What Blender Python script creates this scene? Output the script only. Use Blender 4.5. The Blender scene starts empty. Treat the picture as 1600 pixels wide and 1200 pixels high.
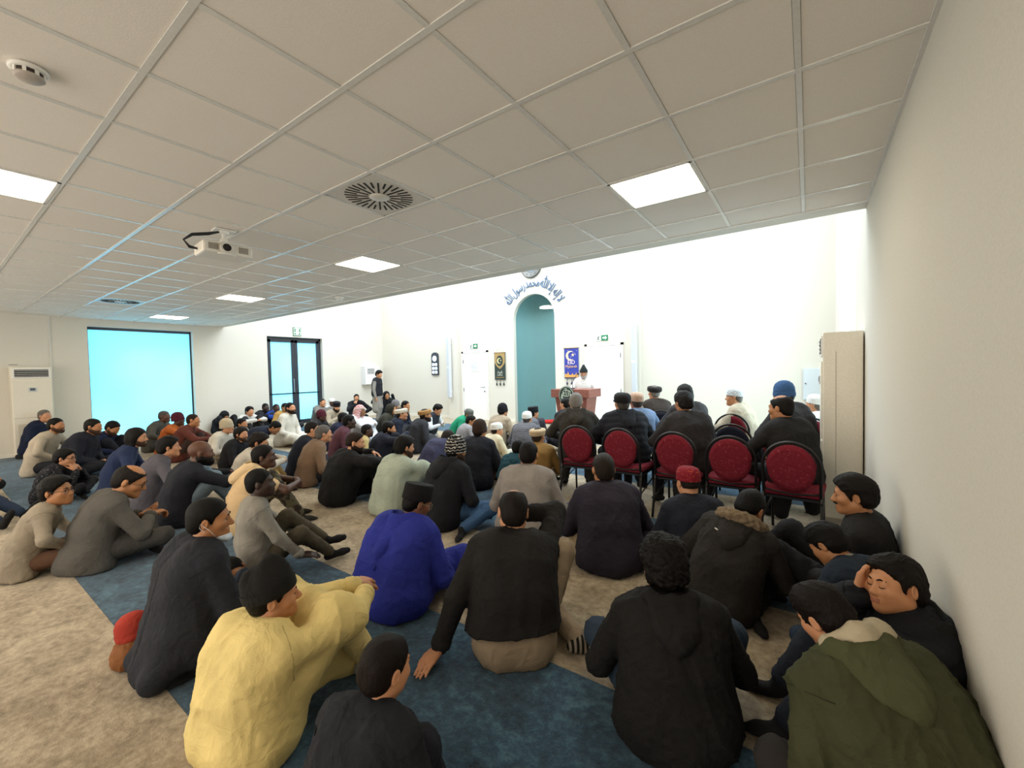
import bpy, bmesh, math, random
import numpy as np
from mathutils import Vector, Matrix, Euler
SC = bpy.context.scene
COL = SC.collection
PI = math.pi
# ---------------------------------------------------------------- camera
F_PX = 657.32; YAW = -.6146; PITCH = -.0314; ROLL = -.0227; EYE = 1.52
def cam_axes():
    cy, sy, cp, sp, cr, sr = math.cos(YAW), math.sin(YAW), math.cos(PITCH), math.sin(PITCH), math.cos(ROLL), math.sin(ROLL)
    f = np.array([sy*cp, cy*cp, sp]); r = np.array([cy, -sy, 0.]); u = np.cross(r, f)
    return cr*r+sr*u, -sr*r+cr*u, f
CR, CU, CF = cam_axes()
cam = bpy.data.cameras.new('camera'); camo = bpy.data.objects.new('camera', cam); COL.objects.link(camo)
cam.sensor_width = 36; cam.lens = F_PX/1600*36; cam.clip_start = .02; cam.clip_end = 100
m = Matrix.Identity(4)
for i in range(3):
    m[i][0] = CR[i]; m[i][1] = CU[i]; m[i][2] = -CF[i]
m[0][3] = 0; m[1][3] = 0; m[2][3] = EYE
camo.matrix_world = m
SC.camera = camo
def ray(u, v):
    return CR*((u-800)/F_PX) - CU*((v-600)/F_PX) + CF
def at_z(u, v, z):
    d = ray(u, v); t = (z-EYE)/d[2]
    return np.array([d[0]*t, d[1]*t, z])
def at_y(u, v, y):
    d = ray(u, v); t = y/d[1]
    return np.array([d[0]*t, y, EYE+d[2]*t])
# ---------------------------------------------------------------- light and exposure
SC.view_settings.view_transform = 'Standard'; SC.view_settings.look = 'None'
SC.view_settings.gamma = 1; SC.view_settings.use_curve_mapping = False
SC.view_settings.exposure = 1.0
w = bpy.data.worlds.new('sky'); SC.world = w; w.use_nodes = True
w.node_tree.nodes['Background'].inputs[0].default_value = (.75, .88, 1, 1)
w.node_tree.nodes['Background'].inputs[1].default_value = 1.0
def area(name, loc, rot, sx, sy, power, col=(1, 1, 1)):
    l = bpy.data.lights.new(name, 'AREA'); l.shape = 'RECTANGLE'; l.size = sx; l.size_y = sy; l.energy = power; l.color = col
    o = bpy.data.objects.new(name, l); COL.objects.link(o); o.location = loc; o.rotation_euler = rot
    return o
HALL_W = 490; PANEL_E = 9.0
area('hall_fill_light', (-6.4, 7.6, 5.95), (0, 0, 0), 12.5, 4.6, HALL_W, (.80, .91, 1))  # added lamp to brighten the hall, whose real lights are unknown; no skylight modelled
area('rear_fill_light', (-6.2, -3.05, 1.45), (PI/2, 0, 0), 12, 2.3, 125, (1, .925, .81))  # added unseen lamp lifting ceiling and backs; the rear wall has no window
area('low_room_light', (-6.4, -1.2, 2.78), (0, 0, 0), 11, 1.6, 45, (1, .89, .74))  # added fill behind the camera, standing in for unseen LED panels
# ---------------------------------------------------------------- materials
MATS = {}
def srgb(h):
    h = h.lstrip('#')
    if len(h) == 3: h = ''.join(c*2 for c in h)
    v = [int(h[i:i+2], 16)/255 for i in (0, 2, 4)]
    return tuple((c/12.92 if c <= .04045 else ((c+.055)/1.055)**2.4) for c in v)+(1,)
class NT:
    def __init__(s, name):
        s.m = bpy.data.materials.new(name); s.m.use_nodes = True
        s.t = s.m.node_tree; s.b = s.t.nodes['Principled BSDF']
    def n(s, typ, ins=None, **kw):
        x = s.t.nodes.new('ShaderNode'+typ)
        for k, v in kw.items(): setattr(x, k, v)
        for k, v in (ins or {}).items():
            if isinstance(v, tuple) and len(v) == 2 and hasattr(v[0], 'outputs'): s.t.links.new(v[0].outputs[v[1]], x.inputs[k])
            elif hasattr(v, 'outputs'): s.t.links.new(v.outputs[0], x.inputs[k])
            else: x.inputs[k].default_value = v
        return x
    def set(s, k, v):
        if hasattr(v, 'outputs'): s.t.links.new(v.outputs[0], s.b.inputs[k])
        elif isinstance(v, tuple) and hasattr(v[0], 'outputs'): s.t.links.new(v[0].outputs[v[1]], s.b.inputs[k])
        else: s.b.inputs[k].default_value = v
def ramp(t, fac, stops):
    r = t.n('ValToRGB', {'Fac': fac}); e = r.color_ramp.elements
    while len(e) < len(stops): e.new(.5)
    for q, (p, c) in zip(e, stops): q.position = p; q.color = c
    return r
def darker(c, k): return (c[0]*k, c[1]*k, c[2]*k, 1)
def plain(hexc, rough=.5, metal=0., bump=0., scale=60, name=None):
    key = ('p', hexc, rough, metal, bump, scale)
    if key in MATS: return MATS[key]
    t = NT(name or 'paint'); c = srgb(hexc)
    co = t.n('TexCoord')
    nz = t.n('TexNoise', {'Vector': (co, 3), 'Scale': scale, 'Detail': 2.})
    t.set('Base Color', ramp(t, nz, [(.3, darker(c, .95)), (.7, darker(c, 1.03))]))
    t.set('Roughness', rough); t.set('Metallic', metal)
    if bump:
        t.set('Normal', t.n('Bump', {'Height': nz, 'Strength': bump, 'Distance': .004}))
    MATS[key] = t.m; return t.m
def emit(hexc, strength, name='lamp_glow'):
    key = ('e', hexc, strength)
    if key in MATS: return MATS[key]
    t = NT(name); t.set('Base Color', srgb(hexc)); t.set('Emission Color', srgb(hexc)); t.set('Emission Strength', strength)
    MATS[key] = t.m; return t.m
def cloth(hexc, kind='plain', second=None, rough=.85):
    key = ('c', hexc, kind, second, rough)
    if key in MATS: return MATS[key]
    t = NT('cloth_'+kind); c = srgb(hexc); co = t.n('TexCoord')
    big = t.n('TexNoise', {'Vector': (co, 3), 'Scale': 7., 'Detail': 3.})
    fine = t.n('TexNoise', {'Vector': (co, 3), 'Scale': 260., 'Detail': 1.})
    base = ramp(t, big, [(.3, darker(c, .88)), (.7, darker(c, 1.1))])
    bumpsrc = fine; bs = .25
    if kind == 'plaid':
        a = t.n('TexWave', {'Vector': (co, 3), 'Scale': 9.}, bands_direction='X'); b = t.n('TexWave', {'Vector': (co, 3), 'Scale': 9.}, bands_direction='Z')
        mx = t.n('Math', {0: (a, 1), 1: (b, 1)}, operation='MAXIMUM')
        f = ramp(t, mx, [(.9, (0, 0, 0, 1)), (.97, (1, 1, 1, 1))])
        base = t.n('MixRGB', {0: f, 1: base, 2: srgb(second)})
    elif kind in ('stripe', 'stripez', 'stripey'):
        a = t.n('TexWave', {'Vector': (co, 3), 'Scale': 12. if kind == 'stripe' else 20.}, bands_direction={'stripe': 'X', 'stripez': 'Z', 'stripey': 'Y'}[kind])
        f = ramp(t, (a, 1), [(.42, (0, 0, 0, 1)), (.5, (1, 1, 1, 1))])
        base = t.n('MixRGB', {0: f, 1: base, 2: srgb(second)})
    elif kind == 'lines':
        a = t.n('TexWave', {'Vector': (co, 3), 'Scale': 11., 'Distortion': 5., 'Detail Scale': 4.}, bands_direction='Z')
        base = t.n('MixRGB', {0: ramp(t, (a, 1), [(.86, (0, 0, 0, 1)), (.92, (1, 1, 1, 1))]), 1: base, 2: srgb(second)})
    elif kind == 'check':
        a = t.n('TexChecker', {'Vector': (co, 3), 'Scale': 48., 'Color1': c, 'Color2': srgb(second)}); base = a
    elif kind == 'camo':
        nz = t.n('TexNoise', {'Vector': (co, 3), 'Scale': 16., 'Detail': 1.})
        base = ramp(t, nz, [(.45, c), (.55, srgb(second))])
    elif kind == 'spots':
        nz = t.n('TexNoise', {'Vector': (co, 3), 'Scale': 55., 'Detail': 2.})
        base = ramp(t, nz, [(.60, c), (.66, srgb(second))])
    t.set('Base Color', base); t.set('Roughness', rough)
    t.b.inputs['Specular IOR Level'].default_value = .25
    wv = t.n('TexNoise', {'Vector': (co, 3), 'Scale': 11., 'Detail': 4., 'Roughness': .55, 'Distortion': 1.1})
    b1 = t.n('Bump', {'Height': bumpsrc, 'Strength': bs, 'Distance': .003})
    b2 = t.n('Bump', {'Height': wv, 'Strength': .55, 'Distance': .022, 'Normal': b1})
    t.set('Normal', b2)
    MATS[key] = t.m; return t.m
def skinmat(hexc):
    key = ('s', hexc)
    if key in MATS: return MATS[key]
    t = NT('skin'); c = srgb(hexc); co = t.n('TexCoord')
    nz = t.n('TexNoise', {'Vector': (co, 3), 'Scale': 18., 'Detail': 4.})
    t.set('Base Color', ramp(t, nz, [(.3, (c[0]*.9, c[1]*.84, c[2]*.8, 1)), (.7, (c[0]*1.06, c[1]*1.04, c[2]*1.02, 1))]))
    t.set('Roughness', .52)
    f = t.n('TexNoise', {'Vector': (co, 3), 'Scale': 420., 'Detail': 1.})
    t.set('Normal', t.n('Bump', {'Height': f, 'Strength': .12, 'Distance': .001}))
    MATS[key] = t.m; return t.m
def hairmat(hexc, rough=.55):
    key = ('h', hexc, rough)
    if key in MATS: return MATS[key]
    t = NT('hair'); c = srgb(hexc); co = t.n('TexCoord')
    mp = t.n('Mapping', {'Vector': (co, 3), 'Scale': (240, 240, 45)})
    nz = t.n('TexNoise', {'Vector': mp, 'Scale': 1., 'Detail': 3., 'Distortion': 1.2})
    t.set('Base Color', ramp(t, nz, [(.3, darker(c, .45)), (.7, darker(c, 1.05))]))
    t.set('Roughness', rough); t.b.inputs['Specular IOR Level'].default_value = .16
    t.set('Normal', t.n('Bump', {'Height': nz, 'Strength': .9, 'Distance': .004}))
    MATS[key] = t.m; return t.m
# ---------------------------------------------------------------- mesh helpers
def link(name, me, parent=None, mat=None):
    o = bpy.data.objects.new(name, me); COL.objects.link(o)
    if mat is not None and me is not None and not me.materials: me.materials.append(mat)
    if parent is not None: o.parent = parent
    return o
def fast_mesh(name, V, Q, smooth=True):
    me = bpy.data.meshes.new(name); k = Q.shape[1]
    me.vertices.add(len(V)); me.vertices.foreach_set('co', np.ascontiguousarray(V, dtype=np.float32).ravel())
    me.loops.add(Q.size); me.loops.foreach_set('vertex_index', np.ascontiguousarray(Q, dtype=np.int32).ravel())
    me.polygons.add(len(Q)); me.polygons.foreach_set('loop_start', np.arange(0, Q.size, k, dtype=np.int32))
    if smooth: me.polygons.foreach_set('use_smooth', np.ones(len(Q), dtype=bool))
    me.update(calc_edges=True); return me
class MB:
    """collects simple shapes into one mesh"""
    def __init__(s): s.bm = bmesh.new()
    def box(s, c, d, bev=0., rot=None):
        vs = bmesh.ops.create_cube(s.bm, size=1)['verts']
        bmesh.ops.scale(s.bm, vec=Vector(d), verts=vs)
        if bev:
            es = list({e for v in vs for e in v.link_edges})
            r = bmesh.ops.bevel(s.bm, geom=es, offset=bev, segments=2, affect='EDGES', profile=.5)
            vs = list({v for f in r['faces'] for v in f.verts} | {v for v in vs if v.is_valid})
        if rot is not None: bmesh.ops.rotate(s.bm, cent=(0, 0, 0), matrix=rot, verts=vs)
        bmesh.ops.translate(s.bm, vec=Vector(c), verts=vs); return s
    def tube(s, pts, r, n=10, closed=False):
        pts = [Vector(p) for p in pts]; rings = []; N = len(pts); prev = None
        for i, p in enumerate(pts):
            if closed: d = (pts[(i+1) % N]-pts[i-1]).normalized()
            else: d = (pts[min(i+1, N-1)]-pts[max(i-1, 0)]).normalized()
            if prev is None:
                a = d.orthogonal().normalized()
            else: a = (prev-d*prev.dot(d)).normalized()
            prev = a; b = d.cross(a); rr = r[i] if isinstance(r, (list, tuple)) else r
            rings.append([s.bm.verts.new(p+(a*math.cos(t)+b*math.sin(t))*rr) for t in [2*PI*k/n for k in range(n)]])
        rng = range(N) if closed else range(N-1)
        for i in rng:
            A, B = rings[i], rings[(i+1) % N]
            for k in range(n):
                f = s.bm.faces.new((A[k], A[(k+1) % n], B[(k+1) % n], B[k])); f.smooth = True
        if not closed:
            s.bm.faces.new(rings[0][::-1]); s.bm.faces.new(rings[-1])
        return s
    def lathe(s, prof, n=24, sx=1, sy=1, M=None, cap=True):
        rings = []
        for (r, z) in prof:
            rings.append([s.bm.verts.new(Vector((r*sx*math.cos(2*PI*k/n), r*sy*math.sin(2*PI*k/n), z))) for k in range(n)])
        for i in range(len(rings)-1):
            for k in range(n):
                f = s.bm.faces.new((rings[i][k], rings[i][(k+1) % n], rings[i+1][(k+1) % n], rings[i+1][k])); f.smooth = True
        if cap:
            f = s.bm.faces.new(rings[0][::-1]); f.smooth = True
            f = s.bm.faces.new(rings[-1]); f.smooth = True
        if M is not None: bmesh.ops.transform(s.bm, matrix=M, verts=[v for R_ in rings for v in R_])
        return s
    def prism(s, outline, y0, y1, axes='xz'):
        """extrude a closed outline given in two axes along the third"""
        def P(a, b, t):
            return {'xz': (a, t, b), 'xy': (a, b, t), 'yz': (t, a, b)}[axes]
        A = [s.bm.verts.new(P(a, b, y0)) for a, b in outline]; B = [s.bm.verts.new(P(a, b, y1)) for a, b in outline]
        n = len(A)
        for k in range(n): s.bm.faces.new((A[k], A[(k+1) % n], B[(k+1) % n], B[k]))
        s.bm.faces.new(A[::-1]); s.bm.faces.new(B); return s
    def sphere(s, c, r, seg=14, ring=9, scale=(1, 1, 1), M=None):
        vs = bmesh.ops.create_uvsphere(s.bm, u_segments=seg, v_segments=ring, radius=r)['verts']
        bmesh.ops.scale(s.bm, vec=Vector(scale), verts=vs)
        if M is not None: bmesh.ops.transform(s.bm, matrix=M, verts=vs)
        bmesh.ops.translate(s.bm, vec=Vector(c), verts=vs)
        for v in vs:
            for f in v.link_faces: f.smooth = True
        return s
    def mesh(s, name):
        bmesh.ops.recalc_face_normals(s.bm, faces=s.bm.faces)
        me = bpy.data.meshes.new(name); s.bm.to_mesh(me); s.bm.free(); return me
    def build(s, name, mat, parent=None, loc=None, rot=None):
        o = link(name, s.mesh(name), parent, mat)
        if loc is not None: o.location = loc
        if rot is not None: o.rotation_euler = rot
        return o
def tag(o, label=None, cat=None, group=None, kind=None):
    if label: o['label'] = label
    if cat: o['category'] = cat
    if group: o['group'] = group
    if kind: o['kind'] = kind
    return o
def empty(name, loc=(0, 0, 0), rz=0, label=None, cat=None, group=None):
    o = bpy.data.objects.new(name, None); COL.objects.link(o); o.location = loc; o.rotation_euler = (0, 0, rz); o.empty_display_size = .1
    return tag(o, label, cat, group)
def copy_tree(o, parent=None):
    c = o.copy(); COL.objects.link(c)
    if parent is not None: c.parent = parent
    for ch in o.children: copy_tree(ch, c)
    return c
# ---------------------------------------------------------------- smooth-union surfaces for bodies and clothes
def _cone(P, p):
    a, b, ra, rb = p; ba = b-a; L = float(ba@ba)+1e-12
    d = P-a; t = np.clip((d@ba)/L, 0, 1)
    q = d-t[..., None]*ba
    return np.sqrt(np.einsum('...i,...i', q, q))-(ra+t*(rb-ra))
def _ell(P, p):
    c, R_, r = p; q = (P-c)@R_
    k0 = np.sqrt(np.einsum('...i,...i', q/r, q/r))+1e-9; k1 = np.sqrt(np.einsum('...i,...i', q/(r*r), q/(r*r)))+1e-9
    return k0*(k0-1)/k1
def cone(a, b, ra, rb, k=.03): return ('u', _cone, (np.array(a, float), np.array(b, float), ra, rb), k)
def ell(c, r, R_=None, k=.02): return ('u', _ell, (np.array(c, float), np.eye(3) if R_ is None else R_, np.array(r, float)), k)
def sub(pr, k=None): return ('s', pr[1], pr[2], pr[3] if k is None else k)
def cut(fn): return ('i', fn, None, 0)
def bounds(pr):
    if pr[1] is _cone:
        a, b, ra, rb = pr[2]; r = max(ra, rb); return np.minimum(a-ra, b-rb), np.maximum(a+ra, b+rb)
    c, R_, r = pr[2]; m_ = r.max(); return c-m_, c+m_
def field_eval(prims, lo, n, h):
    f = np.full(n, 10., dtype=np.float32)
    ax = [lo[i]+h*np.arange(n[i]) for i in range(3)]
    for op, fn, pp, k in prims:
        if op == 'i':
            X, Y, Z = np.meshgrid(*ax, indexing='ij', sparse=True)
            f = np.maximum(f, np.where(f < 1, fn(X, Y, Z), f)); continue
        b0, b1 = bounds((op, fn, pp, k)); mg = k+2.2*h
        i0 = np.maximum(np.floor((b0-mg-lo)/h).astype(int), 0); i1 = np.minimum(np.ceil((b1+mg-lo)/h).astype(int)+1, n)
        if (i1 <= i0).any(): continue
        G = np.stack(np.meshgrid(*[ax[i][i0[i]:i1[i]] for i in range(3)], indexing='ij'), -1)
        d = fn(G, pp).astype(np.float32); sl = tuple(slice(i0[i], i1[i]) for i in range(3)); g = f[sl]
        if op == 'u':
            hh = np.maximum(k-np.abs(g-d), 0)/max(k, 1e-6); f[sl] = np.minimum(g, d)-hh*hh*k*.25
        else:
            hh = np.maximum(k-np.abs(g+d), 0)/max(k, 1e-6); f[sl] = np.maximum(g, -d)+hh*hh*k*.25
    return f
CORN = np.array([(i, j, k) for i in (0, 1) for j in (0, 1) for k in (0, 1)])
EDG = [(a, b) for a in range(8) for b in range(a+1, 8) if np.abs(CORN[a]-CORN[b]).sum() == 1]
def nets(f, lo, h):
    s = f < 0; c = s[:-1, :-1, :-1]
    anyv = np.zeros(c.shape, np.int8)
    n = f.shape
    for q in CORN: anyv += s[q[0]:n[0]-1+q[0], q[1]:n[1]-1+q[1], q[2]:n[2]-1+q[2]]
    act = np.argwhere((anyv > 0) & (anyv < 8))
    if len(act) == 0: return np.zeros((0, 3)), np.zeros((0, 4), int)
    vals = np.stack([f[act[:, 0]+q[0], act[:, 1]+q[1], act[:, 2]+q[2]] for q in CORN], 1)
    pos = np.zeros((len(act), 3)); cnt = np.zeros(len(act))
    for a, b in EDG:
        va, vb = vals[:, a], vals[:, b]; x = (va < 0) != (vb < 0)
        t = np.where(x, va/np.where(x, va-vb, 1), 0)
        pos += np.where(x[:, None], CORN[a]+t[:, None]*(CORN[b]-CORN[a]), 0); cnt += x
    V = lo+h*(act+pos/cnt[:, None])
    idx = np.full(c.shape, -1, np.int32); idx[act[:, 0], act[:, 1], act[:, 2]] = np.arange(len(act))
    Q = []
    for axis in range(3):
        o = [1, 1, 1]; o[axis] = 0
        A = s[tuple(slice(o[i], n[i]-1) for i in range(3))]
        e = [0, 0, 0]; e[axis] = 1
        B = s[tuple(slice(o[i]+e[i], n[i]-1+e[i]) for i in range(3))]
        for flip in (0, 1):
            w_ = np.argwhere((A & ~B) if flip == 0 else (~A & B))
            if len(w_) == 0: continue
            p = w_+np.array(o); u_, v_ = [i for i in range(3) if i != axis]
            du = np.zeros(3, int); du[u_] = 1; dv = np.zeros(3, int); dv[v_] = 1
            quad = [p-du-dv, p-dv, p, p-du]
            ids = np.stack([idx[q[:, 0], q[:, 1], q[:, 2]] for q in quad], 1)
            if (flip == 0) == (axis == 1): ids = ids[:, ::-1]
            Q.append(ids)
    Q = np.concatenate(Q); Q = Q[(Q >= 0).all(1)]
    return V, Q
def vnormals(V, Q):
    n = np.cross(V[Q[:, 2]]-V[Q[:, 0]], V[Q[:, 3]]-V[Q[:, 1]]); N = np.zeros_like(V)
    for k in range(4):
        for i in range(3): N[:, i] += np.bincount(Q[:, k], n[:, i], len(V))
    return N/(np.linalg.norm(N, axis=1, keepdims=True)+1e-12)
def surf(prims, h, box=None):
    us = [p for p in prims if p[0] == 'u']
    if box is None:
        bb = [bounds(p) for p in us]; lo = np.min([b[0] for b in bb], 0)-3*h; hi = np.max([b[1] for b in bb], 0)+3*h
    else: lo, hi = np.array(box[0], float), np.array(box[1], float)
    n = np.maximum(np.ceil((hi-lo)/h).astype(int)+1, 4)
    return nets(field_eval(prims, lo, n, h), lo, h)
def ridges(P, freq, seed, n=5, stretch=(1, 1, .55), pw=3):
    rs = np.random.RandomState(seed); X = P*freq*np.array(stretch); out = 0
    wv = np.sin(X@rs.normal(size=(3, 3))*1.3+rs.rand(3)*6)
    X = X+wv*.6
    for i in range(n):
        d = rs.normal(size=3); d /= np.linalg.norm(d); fq = rs.uniform(.7, 1.7)
        out = out+(1-np.abs(np.sin(X@d*fq*PI+rs.rand()*6)))**pw
    return out/n-.2
def lumps(P, freq, seed, n=9):
    rs = np.random.RandomState(seed); out = 0
    for i in range(n):
        d = rs.normal(size=3); d /= np.linalg.norm(d)
        out = out+np.sin(P@d*freq*rs.uniform(.6, 1.5)+rs.rand()*6)
    return out/n
# ---------------------------------------------------------------- people
def nrm(v):
    v = np.array(v, float); return v/(np.linalg.norm(v)+1e-12)
def rx(a): c, s = math.cos(a), math.sin(a); return np.array([[1, 0, 0], [0, c, -s], [0, s, c]])
def ry(a): c, s = math.cos(a), math.sin(a); return np.array([[c, 0, s], [0, 1, 0], [-s, 0, c]])
def rz(a): c, s = math.cos(a), math.sin(a); return np.array([[c, -s, 0], [s, c, 0], [0, 0, 1]])
def D(a): return a*PI/180
def ik(a, b, l1, l2, pole):
    """middle joint of a two-bone limb, and the reached end"""
    a = np.array(a, float); d = np.array(b, float)-a; L = np.linalg.norm(d); u = d/(L+1e-9)
    L = min(L, (l1+l2)*.985); x = (l1*l1-l2*l2+L*L)/(2*L); h = math.sqrt(max(l1*l1-x*x, 0))
    p = np.array(pole, float); p = nrm(p-u*(p@u))
    return a+u*x+p*h, a+u*L
class Frame:
    def __init__(s, o, R_, k): s.o, s.R, s.k = np.array(o, float), R_, k
    def pt(s, p): return s.o+s.R@(np.array(p, float)*s.k)
    def cone(s, a, b, ra, rb, k=.02): return cone(s.pt(a), s.pt(b), ra*s.k, rb*s.k, k*s.k)
    def ell(s, c, r, k=.015, R_=None):
        return ell(s.pt(c), np.array(r)*s.k, s.R if R_ is None else s.R@R_, k*s.k)
    def mat(s):
        M_ = Matrix.Identity(4)
        for i in range(3):
            for j in range(3): M_[i][j] = s.R[i, j]*s.k
            M_[i][3] = s.o[i]
        return M_
UNIT = Frame((0, 0, 0), np.eye(3), 1.)
def head_prims(F, hv, fat=0., young=False, closed=False):
    y_ = .72 if young else 1.
    L = [F.ell((0, -.012, .037), (.074, .096, .084)), F.ell((0, .022, -.030), (.060+fat, .066, .082), .03),
         F.cone((.047, -.002, -.058), (.012, .066, -.094), .024+fat, .020, .03), F.cone((-.047, -.002, -.058), (-.012, .066, -.094), .024+fat, .020, .03),
         F.ell((0, .074, -.092), (.021, .018, .017), .02),
         F.ell((.040, .058, -.022), (.026+fat, .024, .022), .03), F.ell((-.040, .058, -.022), (.026+fat, .024, .022), .03),
         F.cone((-.034, .078+.002*young, .022), (.034, .078+.002*young, .022), .013*y_, .013*y_, .02),
         sub(F.ell((.031, .100, .002), (.020, .017, .013), .014)), sub(F.ell((-.031, .100, .002), (.020, .017, .013), .014)),
         F.cone((0, .086, .010-.006*young), (0, .108-.005*young, -.030), .0085*y_, .0125-.002*young, .012), F.ell((.011, .097, -.034), (.0085, .010, .0085), .01), F.ell((-.011, .097, -.034), (.0085, .010, .0085), .01),
         F.cone((-.018, .0865, -.0605), (.018, .0865, -.0605), .0068, .0068, .010), F.cone((-.015, .086, -.0705), (.015, .086, -.0705), .0080, .0080, .010)]
    if young: L.append(F.ell((0, .030, -.045), (.062, .056, .052), .03))
    for q in (1, -1):
        if closed: L.append(F.ell((q*.031, .0770, .003), (.0165, .0140, .0110), .004))
    for q in (1, -1): L += [F.ell((q*.031, .0775, .0105), (.0165, .0135, .0075), .004), F.ell((q*.031, .0765, -.0085), (.0160, .0125, .0060), .004)]
    if hv < .0075: L.append(sub(F.cone((-.022, .094, -.0648), (.022, .094, -.0648), .0022, .0022, .004)))
    for q in (1, -1):
        tilt = rz(-q*.35)@rx(-.2)
        L.append(F.ell((q*.079, -.012, -.004), (.009, .019, .031), .008, tilt))
        if hv < .0075: L.append(sub(F.ell((q*.088, -.008, -.002), (.006, .011, .020), .006, tilt)))
    return L
def hair_mesh(F, style, hv, seed, hat=False):
    t = {'buzz': .004, 'short': .009, 'thick': .017, 'curly': .022, 'fade': .005, 'long': .018, 'balding': .007, 'ring': .007, 'afro': .012}[style]
    L = [ell((0, -.012, .037), (.074+t, .096+t, .084+t)), ell((0, -.055, -.02), (.060+t, .048+t, .060), None, .03)]
    if style in ('thick', 'fade', 'curly'): L.append(ell((0, .010, .070), (.070+t*.5, .090, .062), None, .03))
    if style == 'long':
        for q in (1, -1): L += [cone((q*.07, -.01, .02), (q*.072, -.02, -.10), .034, .026), cone((q*.04, -.07, .0), (q*.05, -.07, -.12), .04, .034)]
    low = -.12 if style == 'long' else (-.070 if style != 'fade' else -.05)
    def hl(X, Y, Z):
        front = np.where(Y > .018, np.where(Y > .040, .025+(Y-.040)*1.05, -.030+(Y-.018)*2.5), -.030)
        line = np.where(Y > .012, front, np.where(Y > -.03, -.028+(Y-.012)*.2, low))
        if style == 'fade': line = line+.012
        if style == 'long': line = np.where(Y > .03, -.028+(Y-.012)*1.35, -.13)
        return (line-Z)*.7
    L.append(cut(hl))
    if style != 'long':
        for q in (1, -1): L.append(sub(ell((q*.083, -.006, -.012), (.022, .022, .036)), .01))
    if style in ('balding', 'ring'): L.append(sub(ell((0, .035 if style == 'balding' else .02, .125), (.062, .085, .055)), .01))
    if style == 'balding': L.append(sub(ell((.05, .085, .07), (.03, .04, .04)), .01)); L.append(sub(ell((-.05, .085, .07), (.03, .04, .04)), .01))
    V, Q = surf(L, hv/F.k)
    N = vnormals(V, Q)
    if style in ('curly', 'afro'): a = .016*(np.abs(lumps(V, 150, seed, 14))+np.abs(lumps(V, 210, seed+2, 14))-.35)+.010*lumps(V, 75, seed+1)
    elif style == 'thick': a = .014*ridges(V, 22, seed, stretch=(1, .5, .6), pw=4)+.008*lumps(V, 55, seed)
    else: a = .005*ridges(V, 34, seed, stretch=(1, .4, .6), pw=4)+.004*lumps(V, 70, seed)
    V = V+N*np.reshape(a, (-1, 1))
    return F.o+(V*F.k)@F.R.T, Q
def hand_prims(w_, d, n, thumb, s, curl=.35, spread=.0):
    d = nrm(d); n = nrm(np.array(n)-d*(np.array(n)@d)); t = np.cross(n, d)*thumb
    L = []; w_ = np.array(w_)
    offs = [.030, .010, -.010, -.029]; lens = [(.042, .025, .019), (.046, .029, .020), (.043, .027, .020), (.033, .020, .017)]
    for o_, ls in zip(offs, lens):
        k0 = w_+(d*.082+t*o_-n*abs(o_)*.12)*s
        L.append(cone(w_+(d*.010+t*o_*.6)*s, k0, .0150*s, .0125*s, .012))
        a = 0; p = k0; dd = nrm(d+t*o_*spread*20)
        for j, l in enumerate(ls):
            a += curl*(1., 1.25, .8)[j]
            v = dd*math.cos(a)-n*math.sin(a); q = p+v*l*s
            L.append(cone(p, q, (.0092-.0006*j)*s, (.0086-.0007*j)*s, .003)); p = q
    b0 = w_+(d*.022+t*.022)*s; b1 = b0+(d*.030+t*.028-n*.012)*s; b2 = b1+(d*.030+t*.010-n*.012*(1+curl))*s; b3 = b2+(d*.024-n*.010*(1+curl*2))*s
    L += [cone(b0, b1, .0155*s, .0115*s, .010), cone(b1, b2, .0108*s, .0095*s, .004), cone(b2, b3, .0095*s, .0080*s, .004)]
    return L
POSES = {  # pelvis height, then for the right side: ankle, knee pole, toe direction, mirrored on the left
    'cross': (.125, [(-.12, .30, .075), (1, .45, .30), (-.85, .45, -.15)], [(.10, .38, .075), (-1, .55, .30), (.85, .45, -.15)]),
    'knees': (.120, [(.13, .50, .085), (.25, 0, 1), (.1, 1, -.25)], [(-.13, .50, .085), (-.25, 0, 1), (-.1, 1, -.25)]),
    'kneel': (.245, [(.09, -.20, .065), (.2, 1, -.2), (-.2, -1, -.2)], [(-.09, -.20, .065), (-.2, 1, -.2), (.2, -1, -.2)]),
    'side':  (.130, [(.20, .02, .07), (.7, 1, .1), (.6, -.8, -.1)], [(.12, .40, .075), (-.8, .8, .2), (1, .2, -.1)]),
    'oneup': (.125, [(.16, .40, .085), (.15, .1, 1), (.15, 1, -.25)], [(.16, .30, .075), (-1, .6, .2), (.95, .2, -.1)]),
    'chair': (.520, [(.15, .43, .09), (.1, .6, 1), (.1, 1, -.3)], [(-.15, .43, .09), (-.1, .6, 1), (-.1, 1, -.3)]),
    'stand': (.930, [(.10, .02, .085), (0, 1, 0), (.15, 1, -.3)], [(-.10, -.03, .085), (0, 1, 0), (-.15, 1, -.3)]),
    'out':   (.120, [(.16, .78, .085), (.2, 0, 1), (.15, .5, .9)], [(-.14, .74, .085), (-.2, 0, 1), (-.2, .5, .9)]),
}
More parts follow.
